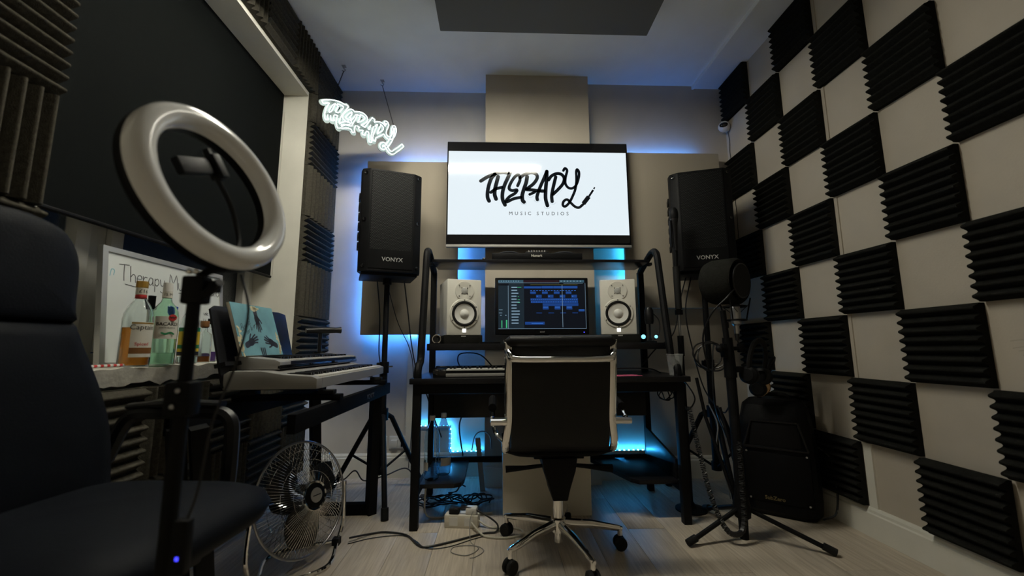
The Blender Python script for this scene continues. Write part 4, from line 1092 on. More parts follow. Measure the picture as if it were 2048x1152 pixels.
# markers standing behind bottles, straw lying on sill
t = thing('marker_pen', 'marker pen with black cap standing between the two rum bottles', 'marker', (-1.345, 1.668, ZS))
MB().cyl((0, 0, 0), (0, 0, .215), .008, n=12).build('barrel', 'white_plastic', t); MB().cyl((0, 0, .215), (0, 0, .268), .0125, n=14).build('cap', 'black_plastic', t)
t = thing('marker_pen', 'blue capped marker pen standing behind the green rum bottle', 'marker', (-1.345, 1.778, ZS))
MB().cyl((0, 0, 0), (0, 0, .20), .008, n=12).build('barrel', 'white_plastic', t); MB().lathe([(.010, .2), (.016, .21), (.018, .235), (.001, .24)], 14).build('cap', 'blue_cap', t)
t = thing('paper_straw', 'red and white striped paper straw lying on the window sill', 'straw', (-1.285, 1.43, ZS + .0075), R(90))
mb = MB(); mr_ = MB()
for k in range(14):
    a, b = -.08 + k * .0115, -.08 + (k + 1) * .0115
    (mb if k % 2 else mr_).cyl((a, 0, 0), (b, 0, 0), .0045, n=10)
mb.build('white_stripes', 'white_plastic', t); mr_.build('red_stripes', 'red', t)

# ------------------------------------------------------------------ floor fan
fan = thing('floor_fan', 'round chrome floor fan with black hub under the keyboards', 'fan', (-.845, 1.965, 0))
nrm = Vector((math.cos(R(-24)) * math.cos(R(14)), math.sin(R(-24)) * math.cos(R(14)), math.sin(R(14))))
ff = frame((0, 0, .268), nrm.cross(Vector((0, 0, 1))).normalized() * -1, (0, 0, 1)); 
xx = Vector((0, 0, 1)).cross(nrm).normalized(); ff = frame((0, 0, .272), xx, nrm.cross(xx))
RF = .232
def gx(s_):      # dish profile radius -> depth
    return .072 * (1 - (s_ / RF) ** 2.4)
mb = MB()
for k in range(96):
    a = 2 * PI * k / 96
    mb.tube([ff @ Vector((math.cos(a) * r_, math.sin(a) * r_, gx(r_))) for r_ in (.058, .11, .16, .20, .225, RF)], .0010, 4)
for r_ in (.10, .15, .195): mb.tube([ff @ Vector((math.cos(2 * PI * k / 48) * r_, math.sin(2 * PI * k / 48) * r_, gx(r_) - .002)) for k in range(48)], .0013, 4, closed=True)
o = mb.build('front_grille', 'chrome', fan); o['kind'] = 'stuff'
mb = MB()
for k in range(48):
    a = 2 * PI * k / 48
    mb.tube([ff @ Vector((math.cos(a) * r_, math.sin(a) * r_, -gx(r_) * .9)) for r_ in (.05, .13, .20, RF)], .0010, 4)
o = mb.build('rear_grille', 'chrome', fan); o['kind'] = 'stuff'
MB().tube([ff @ Vector((math.cos(2 * PI * k / 60) * RF, math.sin(2 * PI * k / 60) * RF, 0)) for k in range(60)], .0055, 8, closed=True).build('rim', 'steel', fan)
MB().lathe([(.060, .058), (.062, .066), (.058, .074), (.050, .072), (.048, .066)], 32, ff).build('hub_ring', 'chrome', fan)
MB().lathe([(.052, .066), (.050, .074), (.030, .078), (.001, .078)], 28, ff).build('hub', 'black_plastic', fan)
MB().lathe([(.030, .078), (.029, .0805), (.001, .081)], 26, ff).build('badge', 'silver_plastic', fan)
MB().box(-.02, .02, -.002, .002, .081, .0814, ff).build('badge_mark', 'ink_black', fan, smooth=False)
for k in range(3):
    a = R(20 + 120 * k); vs = []; fs = []
    for i in range(7):
        r_ = .05 + i * .025; wd = .035 + .05 * math.sin(PI * i / 6.5)
        for s_ in (-1, 1):
            vs.append(ff @ Vector((math.cos(a + s_ * wd / max(r_, .06)) * r_, math.sin(a + s_ * wd / max(r_, .06)) * r_, .012 * s_)))
            vs.append(ff @ Vector((math.cos(a + s_ * wd / max(r_, .06)) * r_, math.sin(a + s_ * wd / max(r_, .06)) * r_, .012 * s_ - .002)))
    for i in range(6):
        b = i * 4; fs += [(b, b + 2, b + 6, b + 4), (b + 1, b + 5, b + 7, b + 3), (b, b + 4, b + 5, b + 1), (b + 2, b + 3, b + 7, b + 6)]
    MB().add(vs, fs).build('blade', 'fan_blade', fan)
MB().lathe([(.05, -.07), (.055, -.02), (.05, .02), (.001, .02)], 20, ff).lathe([(.001, -.16), (.05, -.15), (.06, -.10), (.055, -.07)], 20, ff).build('motor', 'black_plastic', fan)
yax = Vector((nrm.y, -nrm.x, 0)).normalized()
fwd = Vector((nrm.x, nrm.y, 0)).normalized()
MB().tube([-yax * .245 + V(0, 0, .272), -yax * .248 + V(0, 0, .10), -yax * .19 + fwd * .02 + V(0, 0, .012), fwd * .14 + V(0, 0, .010), yax * .19 + fwd * .02 + V(0, 0, .012), yax * .248 + V(0, 0, .10), yax * .245 + V(0, 0, .272)], .009, 8, 6).build('stand_tube', 'chrome', fan)
MB().tube([-yax * .2 + V(0, 0, .012), -fwd * .16 + V(0, 0, .012), yax * .2 + V(0, 0, .012)], .009, 8, 6).build('rear_foot', 'chrome', fan)
for s_ in (-1, 1):
    MB().box(-.016, .016, -.016, .016, 0, .03, Matrix.Translation(yax * s_ * .2 + fwd * .01)).build('rubber_foot', 'black_rubber', fan)

# ------------------------------------------------------------------ near office armchair at left
lc = thing('armchair', 'dark leather office armchair in the near left corner', 'chair', (-.895, 1.0, 0), R(-5))
# local: facing +x, y to the left (away from camera)
def cushion(name, cx, cy, cz, sx, sy, sz, rot, material, ex=3.2, n=20):
    vs = []; fs = []
    for j in range(n // 2 + 1):
        ph = -PI / 2 + PI * j / (n // 2)
        for i in range(n * 2):
            th = 2 * PI * i / (n * 2)
            g_ = lambda q, e_: math.copysign(abs(q) ** (2 / e_), q)
            c_ = g_(math.cos(ph), 2.4)
            vs.append(Vector((sx * c_ * g_(math.cos(th), ex), sy * c_ * g_(math.sin(th), ex), sz * g_(math.sin(ph), 2.4))))
    k = n * 2
    for j in range(n // 2):
        for i in range(k): fs.append((j * k + i, j * k + (i + 1) % k, (j + 1) * k + (i + 1) % k, (j + 1) * k + i))
    mt = Matrix.Translation((cx, cy, cz)) @ Euler(rot).to_matrix().to_4x4()
    return MB().add([mt @ p for p in vs], fs).build(name, material, lc, ang=80)
cushion('seat', .02, .0, .520, .285, .280, .068, (0, 0, 0), 'blue_leather', 4.5)
half = [(.300, .50), (.302, .59), (.298, .67), (.288, .739), (.257, .837), (.212, .946), (.192, 1.011), (.195, 1.092), (.194, 1.147), (.180, 1.192), (.147, 1.23), (.077, 1.25), (.0, 1.252)]
half = [(p.x, p.y) for p in catmull([(a, b, 0) for a, b in half], 3)]
outl = [(-a, b) for a, b in half] + [(a, b) for a, b in half[:-1][::-1]]
def back_cushion(name, sel, x0, thick, material, yc=-.082):
    pts = [p for p in outl if sel(p)]
    cz = sum(p[1] for p in pts) / len(pts); vs = []; fs = []; n = len(pts)
    layers = [(-.5, .86), (-.42, .96), (-.2, 1.), (.2, 1.), (.42, .955), (.5, .84), (.56, .5)]
    for (d, s_) in layers:
        for (y_, z_) in pts:
            zz = cz + (z_ - cz) * s_
            vs.append((x0 - (zz - .5) * .10 + d * thick, yc + y_ * s_, zz))
    for i in range(len(layers) - 1):
        for k in range(n): fs.append((i * n + k, i * n + (k + 1) % n, (i + 1) * n + (k + 1) % n, (i + 1) * n + k))
    fs += [tuple(range(n - 1, -1, -1)), tuple((len(layers) - 1) * n + k for k in range(n))]
    return MB().add(vs, fs).build(name, material, lc, ang=70)
back_cushion('backrest', lambda p: p[1] < 1.0, -.195, .10, 'blue_leather')
back_cushion('headrest', lambda p: p[1] > .985, -.195, .10, 'blue_leather')
for s_ in (1,):
    a = MB().tube([(-.27, s_ * .29, .60), (-.22, s_ * .30, .72), (-.12, s_ * .30, .735), (.03, s_ * .30, .735), (.085, s_ * .30, .72), (.10, s_ * .30, .66), (.095, s_ * .295, .48), (.06, s_ * .26, .43)], .020, 8, 5, updir=(0, 1, 0), flat=1.0).build('armrest', 'black_satin', lc)
    MB().tube([(-.22, s_ * .30, .752), (-.09, s_ * .30, .762), (.06, s_ * .30, .757)], [.02, .030, .022], 10, 4, flat=.5, updir=(0, 1, 0)).build('arm_pad', 'black_leather', a)
MB().box(-.16, .16, -.15, .15, .40, .445, bev=.01).build('seat_base', 'black_plastic', lc)
MB().cyl((0, 0, .11), (0, 0, .41), .03, n=14).build('gas_lift', 'black_plastic', lc)
for k in range(5):
    a = R(20 + 72 * k); d = Vector((math.cos(a), math.sin(a), 0))
    l_ = MB().tube([d * .02 + V(0, 0, .115), d * .3 + V(0, 0, .075)], [.03, .016], 8).build('star_arm', 'black_plastic', lc)
    MB().lathe([(.001, -.022), (.026, -.022), (.028, -.016), (.028, .016), (.026, .022), (.001, .022)], 16, frame(d * .29 + V(0, 0, .029), d, (0, 0, 1))).build('caster', 'black_rubber', l_)

# ------------------------------------------------------------------ ring light
rl = thing('ring_light', 'big white ring light on a thin black stand in front of the window', 'ring light', (-.533, .745, 0))
RC = Vector((-.004, .039, 1.2227)); N = Vector((.929, -.217, .30)).normalized()
xx = Vector((0, 0, 1)).cross(N).normalized(); rf = frame(RC, xx, N.cross(xx))
RM = .1412; rw = .0215
def ringprof(pts): return [(RM + a, b) for a, b in pts]
MB().lathe(ringprof([(-rw, -.003), (-rw * .97, .010), (-rw * .7, .020), (-rw * .25, .025), (rw * .25, .025), (rw * .7, .020), (rw * .97, .010), (rw, -.003), (-rw, -.003)]), 72, rf).build('diffuser', 'white_gloss', rl, ang=60)
MB().lathe(ringprof([(-rw, -.003), (rw, -.003), (rw * .96, -.020), (rw * .5, -.027), (-rw * .5, -.027), (-rw * .96, -.020), (-rw, -.003)]), 72, rf).build('housing', 'black_plastic', rl, ang=60)
low = rf @ Vector((0, -RM - rw + .004, -.012)); tp = Vector((.008, .0, 1.045))
MB().tube([low, low * .4 + tp * .6 + V(0, 0, .006), tp], .007, 8, 4).build('neck', 'black_plastic', rl)
MB().box(-.013, .025, -.013, .013, .998, 1.048, bev=.005).box(.020, .046, -.006, .006, 1.018, 1.040, bev=.003).build('tilt_clamp', 'black_plastic', rl)
MB().cyl((.022, -.004, 1.012), (.058, -.02, 1.034), .008, n=10).build('clamp_knob', 'black_plastic', rl)
for x_ in (.001, .013): MB().sphere((x_, -.015, 1.054), .005, 8).build('clamp_bolt', 'chrome', rl)
MB().cyl((.002, 0, .82), (.004, 0, 1.012), .0105, n=14).build('upper_pole', 'black_powder', rl)
MB().cyl((0, 0, .10), (0, 0, .84), .0125, n=14).build('lower_pole', 'black_powder', rl)
MB().box(-.020, .022, -.017, .017, .808, .866, bev=.006).build('pole_clamp', 'black_plastic', rl)
for q_ in ((.005, -.018, .852), (-.002, -.018, .826)): MB().sphere(q_, .0045, 8).build('pole_bolt', 'steel', rl)
for k in range(3):
    a = R(-100 + 110 * (k - 1)); d = Vector((math.cos(a), math.sin(a), 0))
    MB().tube([d * .012 + V(0, 0, .30), d * .24 + V(0, 0, .010)], .008, 8).build('leg', 'black_powder', rl)
goose = [rf @ Vector((.030, -RM + .02, -.008)), rf @ Vector((.062, -.075, -.025)), rf @ Vector((.05, -.01, -.018)), rf @ Vector((.005, .035, .0))]
MB().tube(goose, .0046, 8, 6).build('gooseneck', 'black_rubber', rl)
pc = rf @ Matrix.Translation((-.03, .036, .0)) @ Matrix.Rotation(R(22), 4, 'Z')
MB().box(-.048, .036, -.016, .016, -.008, .008, pc, .004).box(.03, .05, -.024, .024, -.012, .016, pc, .004).box(.038, .046, .024, .038, -.006, .006, pc).build('phone_clamp', 'black_plastic', rl)
cb = [rf @ Vector((.04, -RM - rw, -.016)), V(.075, .04, .99), V(.072, .024, .90), V(.055, .0, .80), V(.05, -.012, .70), V(.046, -.025, .655)]
MB().tube(cb, .0022, 6, 6).build('power_cable', 'cable_black', rl)
rm = MB().box(.030, .053, -.035, -.017, .575, .655, bev=.004).build('inline_remote', 'black_plastic', rl)
MB().box(.040, .044, -.0363, -.0345, .598, .603).build('status_light', 'led_indigo', rm)
MB().tube([V(.042, -.026, .575), V(.04, -.015, .4), V(.024, .0, .2), V(.016, .0, .02)], .0022, 6, 5).build('power_cable', 'cable_black', rl)

# ------------------------------------------------------------------ mic stands on the right
ms = thing('microphone_stand', 'straight mic stand holding a handheld mic upright beside the desk', 'mic stand', (1.105, 2.46, 0))
MB().lathe([(.001, 0), (.085, 0), (.085, .008), (.03, .018), (.018, .04)], 32).build('base', 'black_powder', ms)
MB().cyl((0, 0, .03), (0, 0, .93), .0135, n=12).build('lower_tube', 'black_powder', ms)
MB().cyl((0, 0, .86), (0, 0, .98), .018, n=12).build('clutch', 'black_plastic', ms)
MB().cyl((0, 0, .9), (0, 0, 1.13), .0075, n=10).build('upper_tube', 'steel', ms)
MB().cyl((0, 0, 1.11), (0, 0, 1.15), .014, n=12).box(-.02, .02, -.012, .012, 1.105, 1.135, bev=.003).build('joint', 'black_plastic', ms)
MB().cyl((0, 0, 1.14), (0, 0, 1.40), .019, .021, n=14).build('mic_grip', 'black_rubber', ms)
MB().cyl((0, 0, 1.40), (.005, 0, 1.52), .012, n=12).build('mic_clip', 'black_plastic', ms)
t = thing('handheld_microphone', 'black handheld vocal mic pointing upright in its stand clip', 'microphone', (1.108, 2.455, 1.50))
MB().lathe([(.001, 0), (.012, 0), (.0125, .04), (.019, .17), (.023, .185), (.024, .19), (.024, .2)], 20).build('handle', 'black_satin', t)
MB().lathe([(.024, .2), (.027, .21), (.0275, .235), (.024, .258), (.014, .272), (.001, .276)], 20).build('mesh_head', 'black_powder', t)
MB().box(-.030, -.022, -.012, .012, .02, .19).build('clip_plate', 'black_plastic', t)

cs = thing('microphone_tripod', 'heavy black mic tripod with low spread legs in front of the floor speaker', 'mic stand', (1.195, 2.10, 0))
MB().cyl((0, 0, .10), (-.005, 0, .80), .024, n=14).build('lower_tube', 'black_powder', cs)
MB().lathe([(.020, .0), (.022, .09), (.036, .10), (.040, .14), (.026, .24), (.022, .25)], 18).build('leg_hub', 'black_plastic', cs)
MB().cyl((-.005, 0, .76), (-.008, 0, .96), .030, .024, n=14).build('clutch', 'black_plastic', cs)
MB().cyl((-.008, 0, .9), (-.02, 0, 1.10), .014, n=12).build('upper_tube', 'black_powder', cs)
for (fx, fy) in ((-.297, -.065), (.29, -.185), (-.02, .33)):
    l_ = MB().tube([(fx * .1, fy * .1, .135), (fx, fy, .018)], .011, 10).build('leg', 'black_powder', cs)
    d = Vector((fx, fy, 0)).normalized()
    MB().cyl(Vector((fx, fy, .022)) - d * .035 + V(0, 0, .012), Vector((fx, fy, .0165)) + d * .012, .0165, n=12).build('end_cap', 'black_rubber', l_)
MB().tube([(-.03, .02, .2), (-.10, .10, .55), (-.12, .13, .75)], .009, 8).tube([(.02, .02, .2), (-.02, .10, .6)], .008, 8).build('boom_rod', 'black_powder', cs)
MB().cyl((-.06, -.02, .905), (.05, .0, .905), .010, n=10).sphere((-.062, -.02, .905), .020, 8).box(.045, .075, -.012, .012, .885, .93, bev=.004).build('clamp_knob', 'black_plastic', cs)
MB().box(-.04, -.012, -.02, .02, .86, .93, bev=.005).box(.015, .06, -.015, .015, .785, .815, bev=.004).build('pivot', 'black_plastic', cs)

cm = thing('condenser_microphone', 'champagne studio mic in a spider shock mount under the foam shield', 'microphone', (1.240, 2.10, 1.02))
MB().lathe([(.001, -.04), (.012, -.04), (.014, 0), (.024, .01), (.025, .09), (.022, .10)], 20).build('body', 'steel', cm)
MB().lathe([(.022, .10), (.024, .105), (.024, .15), (.016, .17), (.001, .175)], 20).build('mesh_head', 'grille', cm)
mb = MB()
for z_, r_ in ((.03, .05), (.10, .055)): mb.tube([(math.cos(2 * PI * k / 20) * r_, math.sin(2 * PI * k / 20) * r_, z_) for k in range(20)], .0045, 6, closed=True)
for k in range(4):
    a = PI / 4 + k * PI / 2
    mb.tube([(math.cos(a) * .05, math.sin(a) * .05, .03), (math.cos(a) * .068, math.sin(a) * .068, .11), (math.cos(a) * .075, math.sin(a) * .075, .14)], .004, 6)
    mb.tube([(math.cos(a) * .068, math.sin(a) * .068, .11), (math.cos(a + .7) * .026, math.sin(a + .7) * .026, .07)], .0018, 4)
mb.cyl((-.055, 0, .02), (-.055, 0, -.01), .014, n=10)
mb.build('shock_mount', 'black_powder', cm)
MB().tube([(0, 0, -.04), (.0, 0, -.075), (.02, .0, -.11), (.05, .0, -.125), (.055, 0, -.16)], .004, 6, 5).lathe([(.009, -.075), (.011, -.045), (.011, -.03)], 10).build('mic_cable', 'cable_black', cm)
# foam shield drum
fs_ = thing('foam_mic_shield', 'large black drum-shaped foam mic shield with metal ring', 'mic shield', (1.235, 2.12, 1.255))
nd = Vector((.52, -.80, -.05)).normalized(); xx = Vector((0, 0, 1)).cross(nd).normalized(); fm_ = frame((0, 0, 0), xx, nd.cross(xx))
MB().lathe([(.001, -.125), (.085, -.125), (.108, -.11), (.120, -.08), (.122, .04), (.112, .055), (.098, .045), (.092, -.06), (.001, -.07)], 36, fm_).build('foam_drum', 'foam_black', fs_)
MB().tube([fm_ @ Vector((math.cos(2 * PI * k / 40) * .088, math.sin(2 * PI * k / 40) * .088, .062)) for k in range(40)], .004, 8, closed=True).build('pop_screen_ring', 'black_satin', fs_)
MB().lathe([(.001, .060), (.086, .060), (.086, .063), (.001, .063)], 32, fm_).build('pop_screen', 'black_rubber', fs_)
pr = fm_ @ Vector((-.075, -.045, .062))
MB().tube([pr, pr + V(-.05, -.01, -.05), pr + V(-.115, .03, -.13), pr + V(-.13, .10, -.25), pr + V(-.10, .12, -.42)], .0045, 8, 6).build('gooseneck', 'black_satin', fs_)

# floor speaker
sp = thing('floor_speaker', 'big black moulded speaker standing on the floor by the right wall', 'loudspeaker', (1.545, 2.335, 0), R(-39))
prof = [(-.19, .05), (-.175, .0), (-.12, -.03), (.12, -.03), (.175, .0), (.19, .05), (.12, .24), (-.12, .24)]
bm = bmesh.new(); rings = []
for z_, s_, dy in ((0.0, .86, .02), (.03, .97, .0), (.10, 1.0, 0), (.30, 1.0, 0), (.50, .93, .015), (.585, .84, .035), (.615, .66, .07)):
    rings.append([bm.verts.new((a * s_, b * s_ + dy, z_)) for a, b in prof])
for a, b in zip(rings[:-1], rings[1:]):
    for k in range(8): bm.faces.new((a[k], a[(k + 1) % 8], b[(k + 1) % 8], b[k]))
bm.faces.new(rings[0][::-1]); bm.faces.new(rings[-1])
bmesh.ops.recalc_face_normals(bm, faces=bm.faces[:])
MB().bm(bm).build('cabinet', 'black_plastic', sp, ang=28)
MB().box(-.155, .155, -.036, -.02, .075, .335, bev=.010).build('grille', 'grille', sp)
hq = [(-.15, .36), (.15, .36), (.11, .50), (-.11, .50)]
vs = [(a, -.034 + (.02 if b > .4 else 0), b) for a, b in hq] + [(a * .38, .05, .40 + (b - .36) * .35) for a, b in hq]
MB().add(vs, [(0, 1, 5, 4), (1, 2, 6, 5), (2, 3, 7, 6), (3, 0, 4, 7), (4, 5, 6, 7)]).build('horn', 'black_satin', sp, smooth=False)
q = MB()
for i in range(4):
    a, b = vs[i], vs[(i + 1) % 4]; q.tube([a, b], .008, 6)
q.build('horn_rim', 'black_satin', sp)
mb = MB()
for a in ((-.135, .09), (.135, .09), (.14, .335), (-.14, .335)): mb.lathe([(.006, .0), (.005, .004), (.001, .004)], 8, frame((a[0], -.036, a[1]), (1, 0, 0), (0, 0, 1)))
mb.build('screw', 'steel', sp)
text('maker_mark', 'SubZero', .027, frame((-.02, -.0365, .092), (1, 0, 0), (0, 0, 1)), 'dim_gold', sp, bold=.0006)
MB().tube([(-.07, .11, .60), (-.06, .11, .635), (.06, .11, .635), (.07, .11, .60)], .012, 8, 3).build('handle', 'black_plastic', sp)

# headphones
def headphones(label, loc, rot, pad):
    t = thing('headphones', label, 'headphones', loc, rot=rot)
    MB().tube([(-.085, 0, .0), (-.09, 0, .07), (-.06, 0, .135), (0, 0, .155), (.06, 0, .135), (.09, 0, .07), (.085, 0, .0)], .011, 8, 6, flat=1.6, updir=(0, 1, 0)).build('headband', 'black_rubber', t)
    for s_ in (-1, 1):
        m = frame((s_ * .085, 0, -.025), (0, s_ * 1, 0), (0, 0, 1))
        c = MB().lathe([(.001, .018), (.030, .018), (.043, .008), (.044, -.006), (.040, -.012), (.001, -.012)], 24, m).build('ear_cup', 'black_plastic', t)
        MB().lathe([(.028, -.030), (.042, -.026), (.046, -.016), (.042, -.010), (.030, -.012)], 24, m).build('ear_pad', pad, c)
    return t
headphones('black headphones hung on the side of the mic tripod', (1.345, 2.13, .790), (R(8), R(5), R(35)), 'black_leather')
headphones('headphones with tan ear pad resting on top of the floor speaker', (1.515, 2.36, .705), (R(25), 0, R(50)), 'leather_tan')

# ------------------------------------------------------------------ things on the floor
cb_ = thing('cream_box', 'smooth cream-coloured box standing on the floor behind the chair', 'box', (.283, 2.56, 0))
MB().box(-.245, .245, -.15, .15, 0, .36, bev=.004).build('carcass', 'cream_board', cb_)
MB().box(-.247, .247, -.152, .152, .36, .375, bev=.003).build('lid', 'cream_board', cb_)
MB().ribbon([(-.225, .155), (-.20, .165), (-.185, .18)], .0012, frame((0, -.1502, 0), (1, 0, 0), (0, 0, 1)), .0003).build('scuff', 'white_plastic', cb_)
ps = thing('power_strip', 'cream power block with plugs lying on the floor left of the chair', 'power strip', (-.175, 2.32, 0), R(-8))
MB().box(-.088, .088, -.035, .035, 0, .062, bev=.006).build('body', 'cream_plastic', ps)
MB().box(-.066, -.014, -.028, .022, .062, .088, bev=.006).build('plug', 'black_rubber', ps)
pl = MB().box(.020, .078, -.026, .026, .062, .094, bev=.008).build('plug', 'white_plastic', ps)
for x_ in (-.04, .04): MB().box(x_ - .022, x_ + .022, -.0358, -.0345, .012, .052).build('socket_face', 'white_plastic', ps)
def cable(label, pts, r, material, sm_=6, name='cable', cat='cable'):
    o = MB().tube(pts, r, 6, sm_).build(name, material)
    return tag(o, label, cat)
cable('black flex running over the floor from the fan to the power block', [(-.70, 2.16, .02), (-.62, 2.235, .006), (-.55, 2.25, .006), (-.44, 2.21, .006), (-.36, 2.10, .006), (-.31, 2.085, .006), (-.19, 2.14, .006), (-.06, 2.21, .006), (.0, 2.22, .008), (.005, 2.26, .03), (-.07, 2.29, .07), (-.15, 2.30, .095), (-.205, 2.315, .085)], .0048, 'cable_black')
cable('thin dark lead lying beside the fan flex on the floor', [(-.70, 2.14, .003), (-.60, 2.195, .003), (-.47, 2.215, .003), (-.39, 2.16, .003), (-.32, 2.075, .003), (-.22, 2.085, .003), (-.12, 2.15, .003), (-.05, 2.19, .003)], .0022, 'cable_black')
cable('cream mains lead looping from the power block towards the chair wheel', [(-.09, 2.30, .03), (-.03, 2.275, .008), (.05, 2.27, .006), (.12, 2.25, .006), (.13, 2.19, .006), (.05, 2.155, .006), (-.05, 2.175, .006), (-.10, 2.235, .02), (-.125, 2.28, .03)], .0052, 'cable_white')
cable('thin white charging lead curled on the floor before the power block', [(-.115, 2.30, .085), (-.13, 2.22, .06), (-.12, 2.13, .004), (-.08, 2.06, .003), (-.13, 2.0, .003), (-.20, 2.03, .003), (-.19, 2.085, .003), (-.10, 2.09, .003), (-.055, 2.04, .003), (-.09, 1.985, .003), (-.115, 1.975, .003)], .0020, 'cable_grey')
cable('white cable dropping from the low desk shelf to the floor', [(-.385, 2.44, .18), (-.39, 2.44, .10), (-.385, 2.43, .03), (-.34, 2.42, .005), (-.2, 2.44, .005), (-.02, 2.47, .005)], .0050, 'cable_white')
random.seed(11)
for k, (lab, cx, cy, r_) in enumerate((('tangled black cable coil on the floor under the desk', -.12, 2.62, .085), ('loose black cable heap under the left desk shelf', -.33, 2.62, .11))):
    pts = []
    for i in range(40):
        a = i * .62; rr = r_ * (.75 + .35 * math.sin(i * 1.7 + k)); pts.append((cx + math.cos(a) * rr * 1.25, cy + math.sin(a) * rr * .8, .006 + .03 * abs(math.sin(i * .9 + k))))
    cable(lab, pts, .0042, 'cable_black', 4)
cable('black cables trailing along the skirting behind the left tripod', [(-1.15, 2.95, .12), (-1.05, 3.02, .03), (-.95, 2.98, .10), (-.9, 3.03, .02), (-.75, 3.0, .06), (-.62, 3.05, .09), (-.5, 2.95, .02), (-.36, 2.98, .06), (-.2, 2.9, .01)], .005, 'cable_black', 8)
cable('cable hanging from the left loudspeaker down to the skirting', [(-.80, 2.80, 1.37), (-.81, 2.93, 1.15), (-.82, 2.98, .9), (-.80, 2.96, .75), (-.815, 3.0, .3), (-.80, 3.03, .05)], .0042, 'cable_black')
cable('cable slung from the left loudspeaker across to the desk', [(-.62, 2.80, 1.37), (-.60, 2.86, 1.15), (-.57, 2.85, .95), (-.52, 2.82, .75), (-.46, 2.83, .62), (-.42, 2.83, .50), (-.36, 2.87, .33)], .0042, 'cable_black')
cable('thin cable dropping beside the left tripod pole', [(-.74, 2.80, 1.37), (-.68, 2.90, 1.1), (-.60, 2.93, .92), (-.565, 2.92, .75), (-.58, 3.0, .4), (-.60, 3.02, .1)], .003, 'cable_black')
cable('black lead looped behind the water bottles in the blue light', [(-.20, 2.86, .70), (-.22, 2.9, .5), (-.245, 2.9, .40), (-.23, 2.88, .28), (-.215, 2.86, .2), (-.22, 2.86, .08), (-.25, 2.84, .0055), (-.30, 2.80, .0055)], .005, 'cable_black')
cable('grey cable arching over the desk rear rail', [(-.16, 2.88, .24), (-.14, 2.9, .33), (-.09, 2.9, .36), (-.04, 2.89, .33), (-.03, 2.88, .25)], .004, 'cable_grey')
cable('black cables arching behind the MIDI keyboard', [(-.20, 2.492, .785), (-.24, 2.66, .84), (-.22, 2.72, .88), (-.1, 2.72, .87), (.0, 2.62, .775), (.02, 2.56, .7612)], .004, 'cable_black')
t = thing('adapter_stick', 'long grey plug adapter propped upright on the desk rear rail', 'adapter', (-.085, 2.845, 0))
MB().box(-.016, .016, -.012, .012, .0, .33, Matrix.Rotation(R(-6), 4, 'Y'), .003).build('body', 'silver_plastic', t)
# water bottles on low shelf
WB = [(.001, 0), (.030, .0), (.040, .010), (.0425, .03), (.0425, .05), (.0405, .055), (.0425, .06), (.0425, .09), (.0400, .10), (.0425, .11), (.0405, .12), (.0425, .13), (.0405, .14), (.0425, .15), (.0405, .16), (.0425, .17), (.0405, .18), (.0425, .19), (.0425, .215), (.040, .235), (.028, .27), (.016, .295), (.0135, .305), (.0135, .315)]
for k, (lab, x_, y_) in enumerate((('ribbed clear water bottle on the low desk shelf, nearer the desk leg', -.352, 2.40), ('ribbed clear water bottle standing behind its twin on the low shelf', -.300, 2.49))):
    t = thing('water_bottle', lab, 'bottle', (x_, y_, .207), k * 2., 'water bottles under the desk')
    inn = [(max(.001, a - .0012), b + .0015) for a, b in WB[::-1]]
    MB().lathe(WB + inn, 28).build('bottle', 'pet_blue', t)
    MB().lathe([(.0155, .313), (.0155, .335), (.014, .338), (.001, .338)], 20).build('cap', 'white_plastic', t)
    wrap_patch(MB(), .0432, -2.2, -.3, .055, .098, 10).build('label', 'label_white', t)
# wall sockets
for lab, x_ in (('white double wall socket above the skirting behind the tripod', -.86), ('white wall socket with plugged adapters beside the pipe boxing', -.70)):
    t = thing('wall_socket', lab, 'socket', (x_, YB, .24))
    MB().box(-.072, .072, -.010, 0, -.043, .043, bev=.003).build('plate', 'white_plastic', t)
    MB().box(-.055, -.01, -.034, -.010, -.03, .02, bev=.005).build('plug', 'black_rubber' if x_ < -.8 else 'white_plastic', t)
    MB().box(.015, .05, -.030, -.010, -.028, .018, bev=.005).build('plug', 'white_plastic' if x_ < -.8 else 'black_rubber', t)
# cables by the right stands
pts = []
for i in range(34):
    a = i * .60; rr = .080 + .010 * math.sin(i * 1.3); pts.append((1.245 + math.cos(a) * rr, 2.40 + .03 * math.sin(i * .8), .86 + math.sin(a) * rr * 1.05))
pts += [(1.24, 2.38, .70), (1.26, 2.40, .55), (1.32, 2.42, .40)]
cable('coil of black cable hung on the right speaker stand', pts, .0042, 'cable_black', 5)
pts = []
base = catmull([(1.02, 2.22, .60), (1.03, 2.16, .40), (1.045, 2.10, .20), (1.08, 2.05, .07), (1.13, 2.03, .05), (1.165, 2.04, .10), (1.18, 2.06, .25), (1.185, 2.065, .45)], 26)
for i, p in enumerate(base):
    t_ = (base[min(i + 1, len(base) - 1)] - base[max(i - 1, 0)]).normalized(); u = t_.orthogonal().normalized(); w_ = t_.cross(u)
    for s_ in range(4):
        a = (i * 4 + s_) * PI / 2 * .8
        pts.append(p + (u * math.cos(a) + w_ * math.sin(a)) * .011)
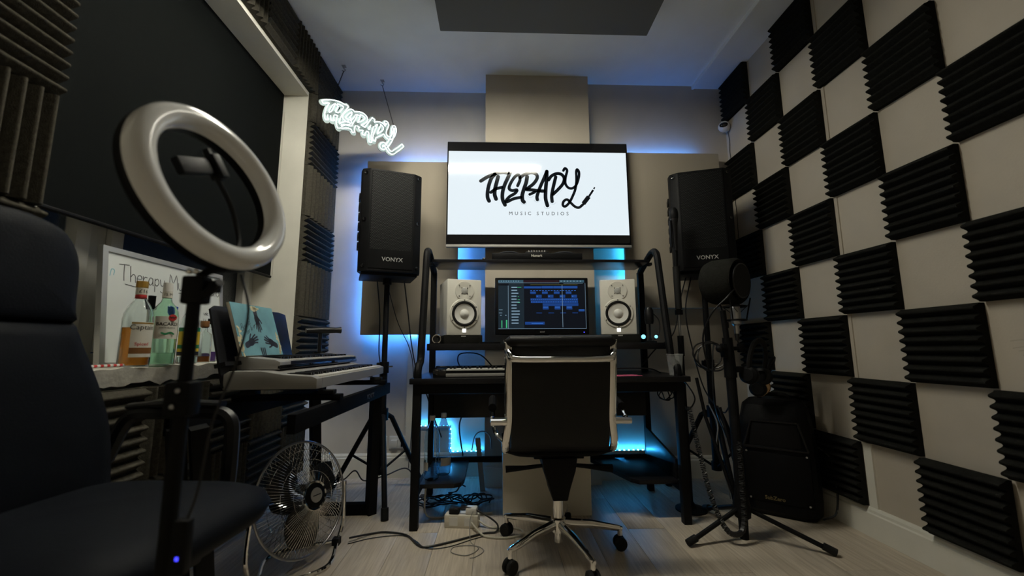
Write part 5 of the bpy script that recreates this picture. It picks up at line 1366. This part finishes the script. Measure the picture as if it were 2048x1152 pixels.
cable('coiled black telephone-style lead draped down to the mic tripod', pts, .0026, 'cable_black', 0)
cable('black cable looping from the desk corner to the tripod stand', [(1.04, 2.36, .72), (1.06, 2.38, .60), (1.10, 2.40, .56), (1.14, 2.40, .62), (1.10, 2.40, .70), (1.06, 2.39, .73)], .004, 'cable_black')
cable('long black cable hanging from the right loudspeaker', [(1.30, 2.74, 1.40), (1.22, 2.70, 1.2), (1.15, 2.66, 1.0), (1.02, 2.64, .90), (.92, 2.62, .80)], .004, 'cable_black')
cable('second cable hanging straight from the right loudspeaker', [(1.33, 2.73, 1.40), (1.24, 2.66, 1.15), (1.25, 2.62, .9), (1.30, 2.60, .65), (1.38, 2.56, .52), (1.36, 2.45, .56), (1.27, 2.25, .62)], .0045, 'cable_black')
cable('grey lead trailing down inside the right tripod', [(1.33, 2.62, .56), (1.34, 2.55, .45), (1.31, 2.52, .33), (1.33, 2.5, .2), (1.36, 2.5, .04)], .004, 'cable_grey')
cable('black cable drooping beside the floor speaker to the wall', [(1.72, 2.36, .40), (1.79, 2.27, .33), (1.80, 2.25, .2), (1.76, 2.22, .06), (1.70, 2.24, .02)], .005, 'cable_black')

pts = []
random.seed(5)
for i in range(26):
    a = i * .8; pts.append((.955 + math.cos(a) * .035 * (1 + .3 * math.sin(i)), 2.36 + .03 * math.sin(i * 1.1), .655 + math.sin(a) * .035))
pts = [(.95, 2.36, .725)] + pts + [(.96, 2.37, .725)]
cable('small bundle of tangled leads hung under the right end of the desktop', pts, .0032, 'cable_black', 4)
mb = MB(); mq = frame((XR - .0004, 1.42, .93), (0, -1, 0), (0, 0, 1))
for (a, b, c_, d) in ((0, 0, .05, .003), (.07, -.002, .10, .002), (.005, -.025, .055, -.02), (.02, -.035, .06, -.032), (.08, -.03, .12, -.026), (.03, -.05, .05, -.047)):
    mb.ribbon([(a, b), ((a + c_) / 2, (b + d) / 2 + .002), (c_, d)], .0012, mq, .0003, 2)
mb.build('pencil_marks', 'pencil', wr, smooth=False)['kind'] = 'stuff'
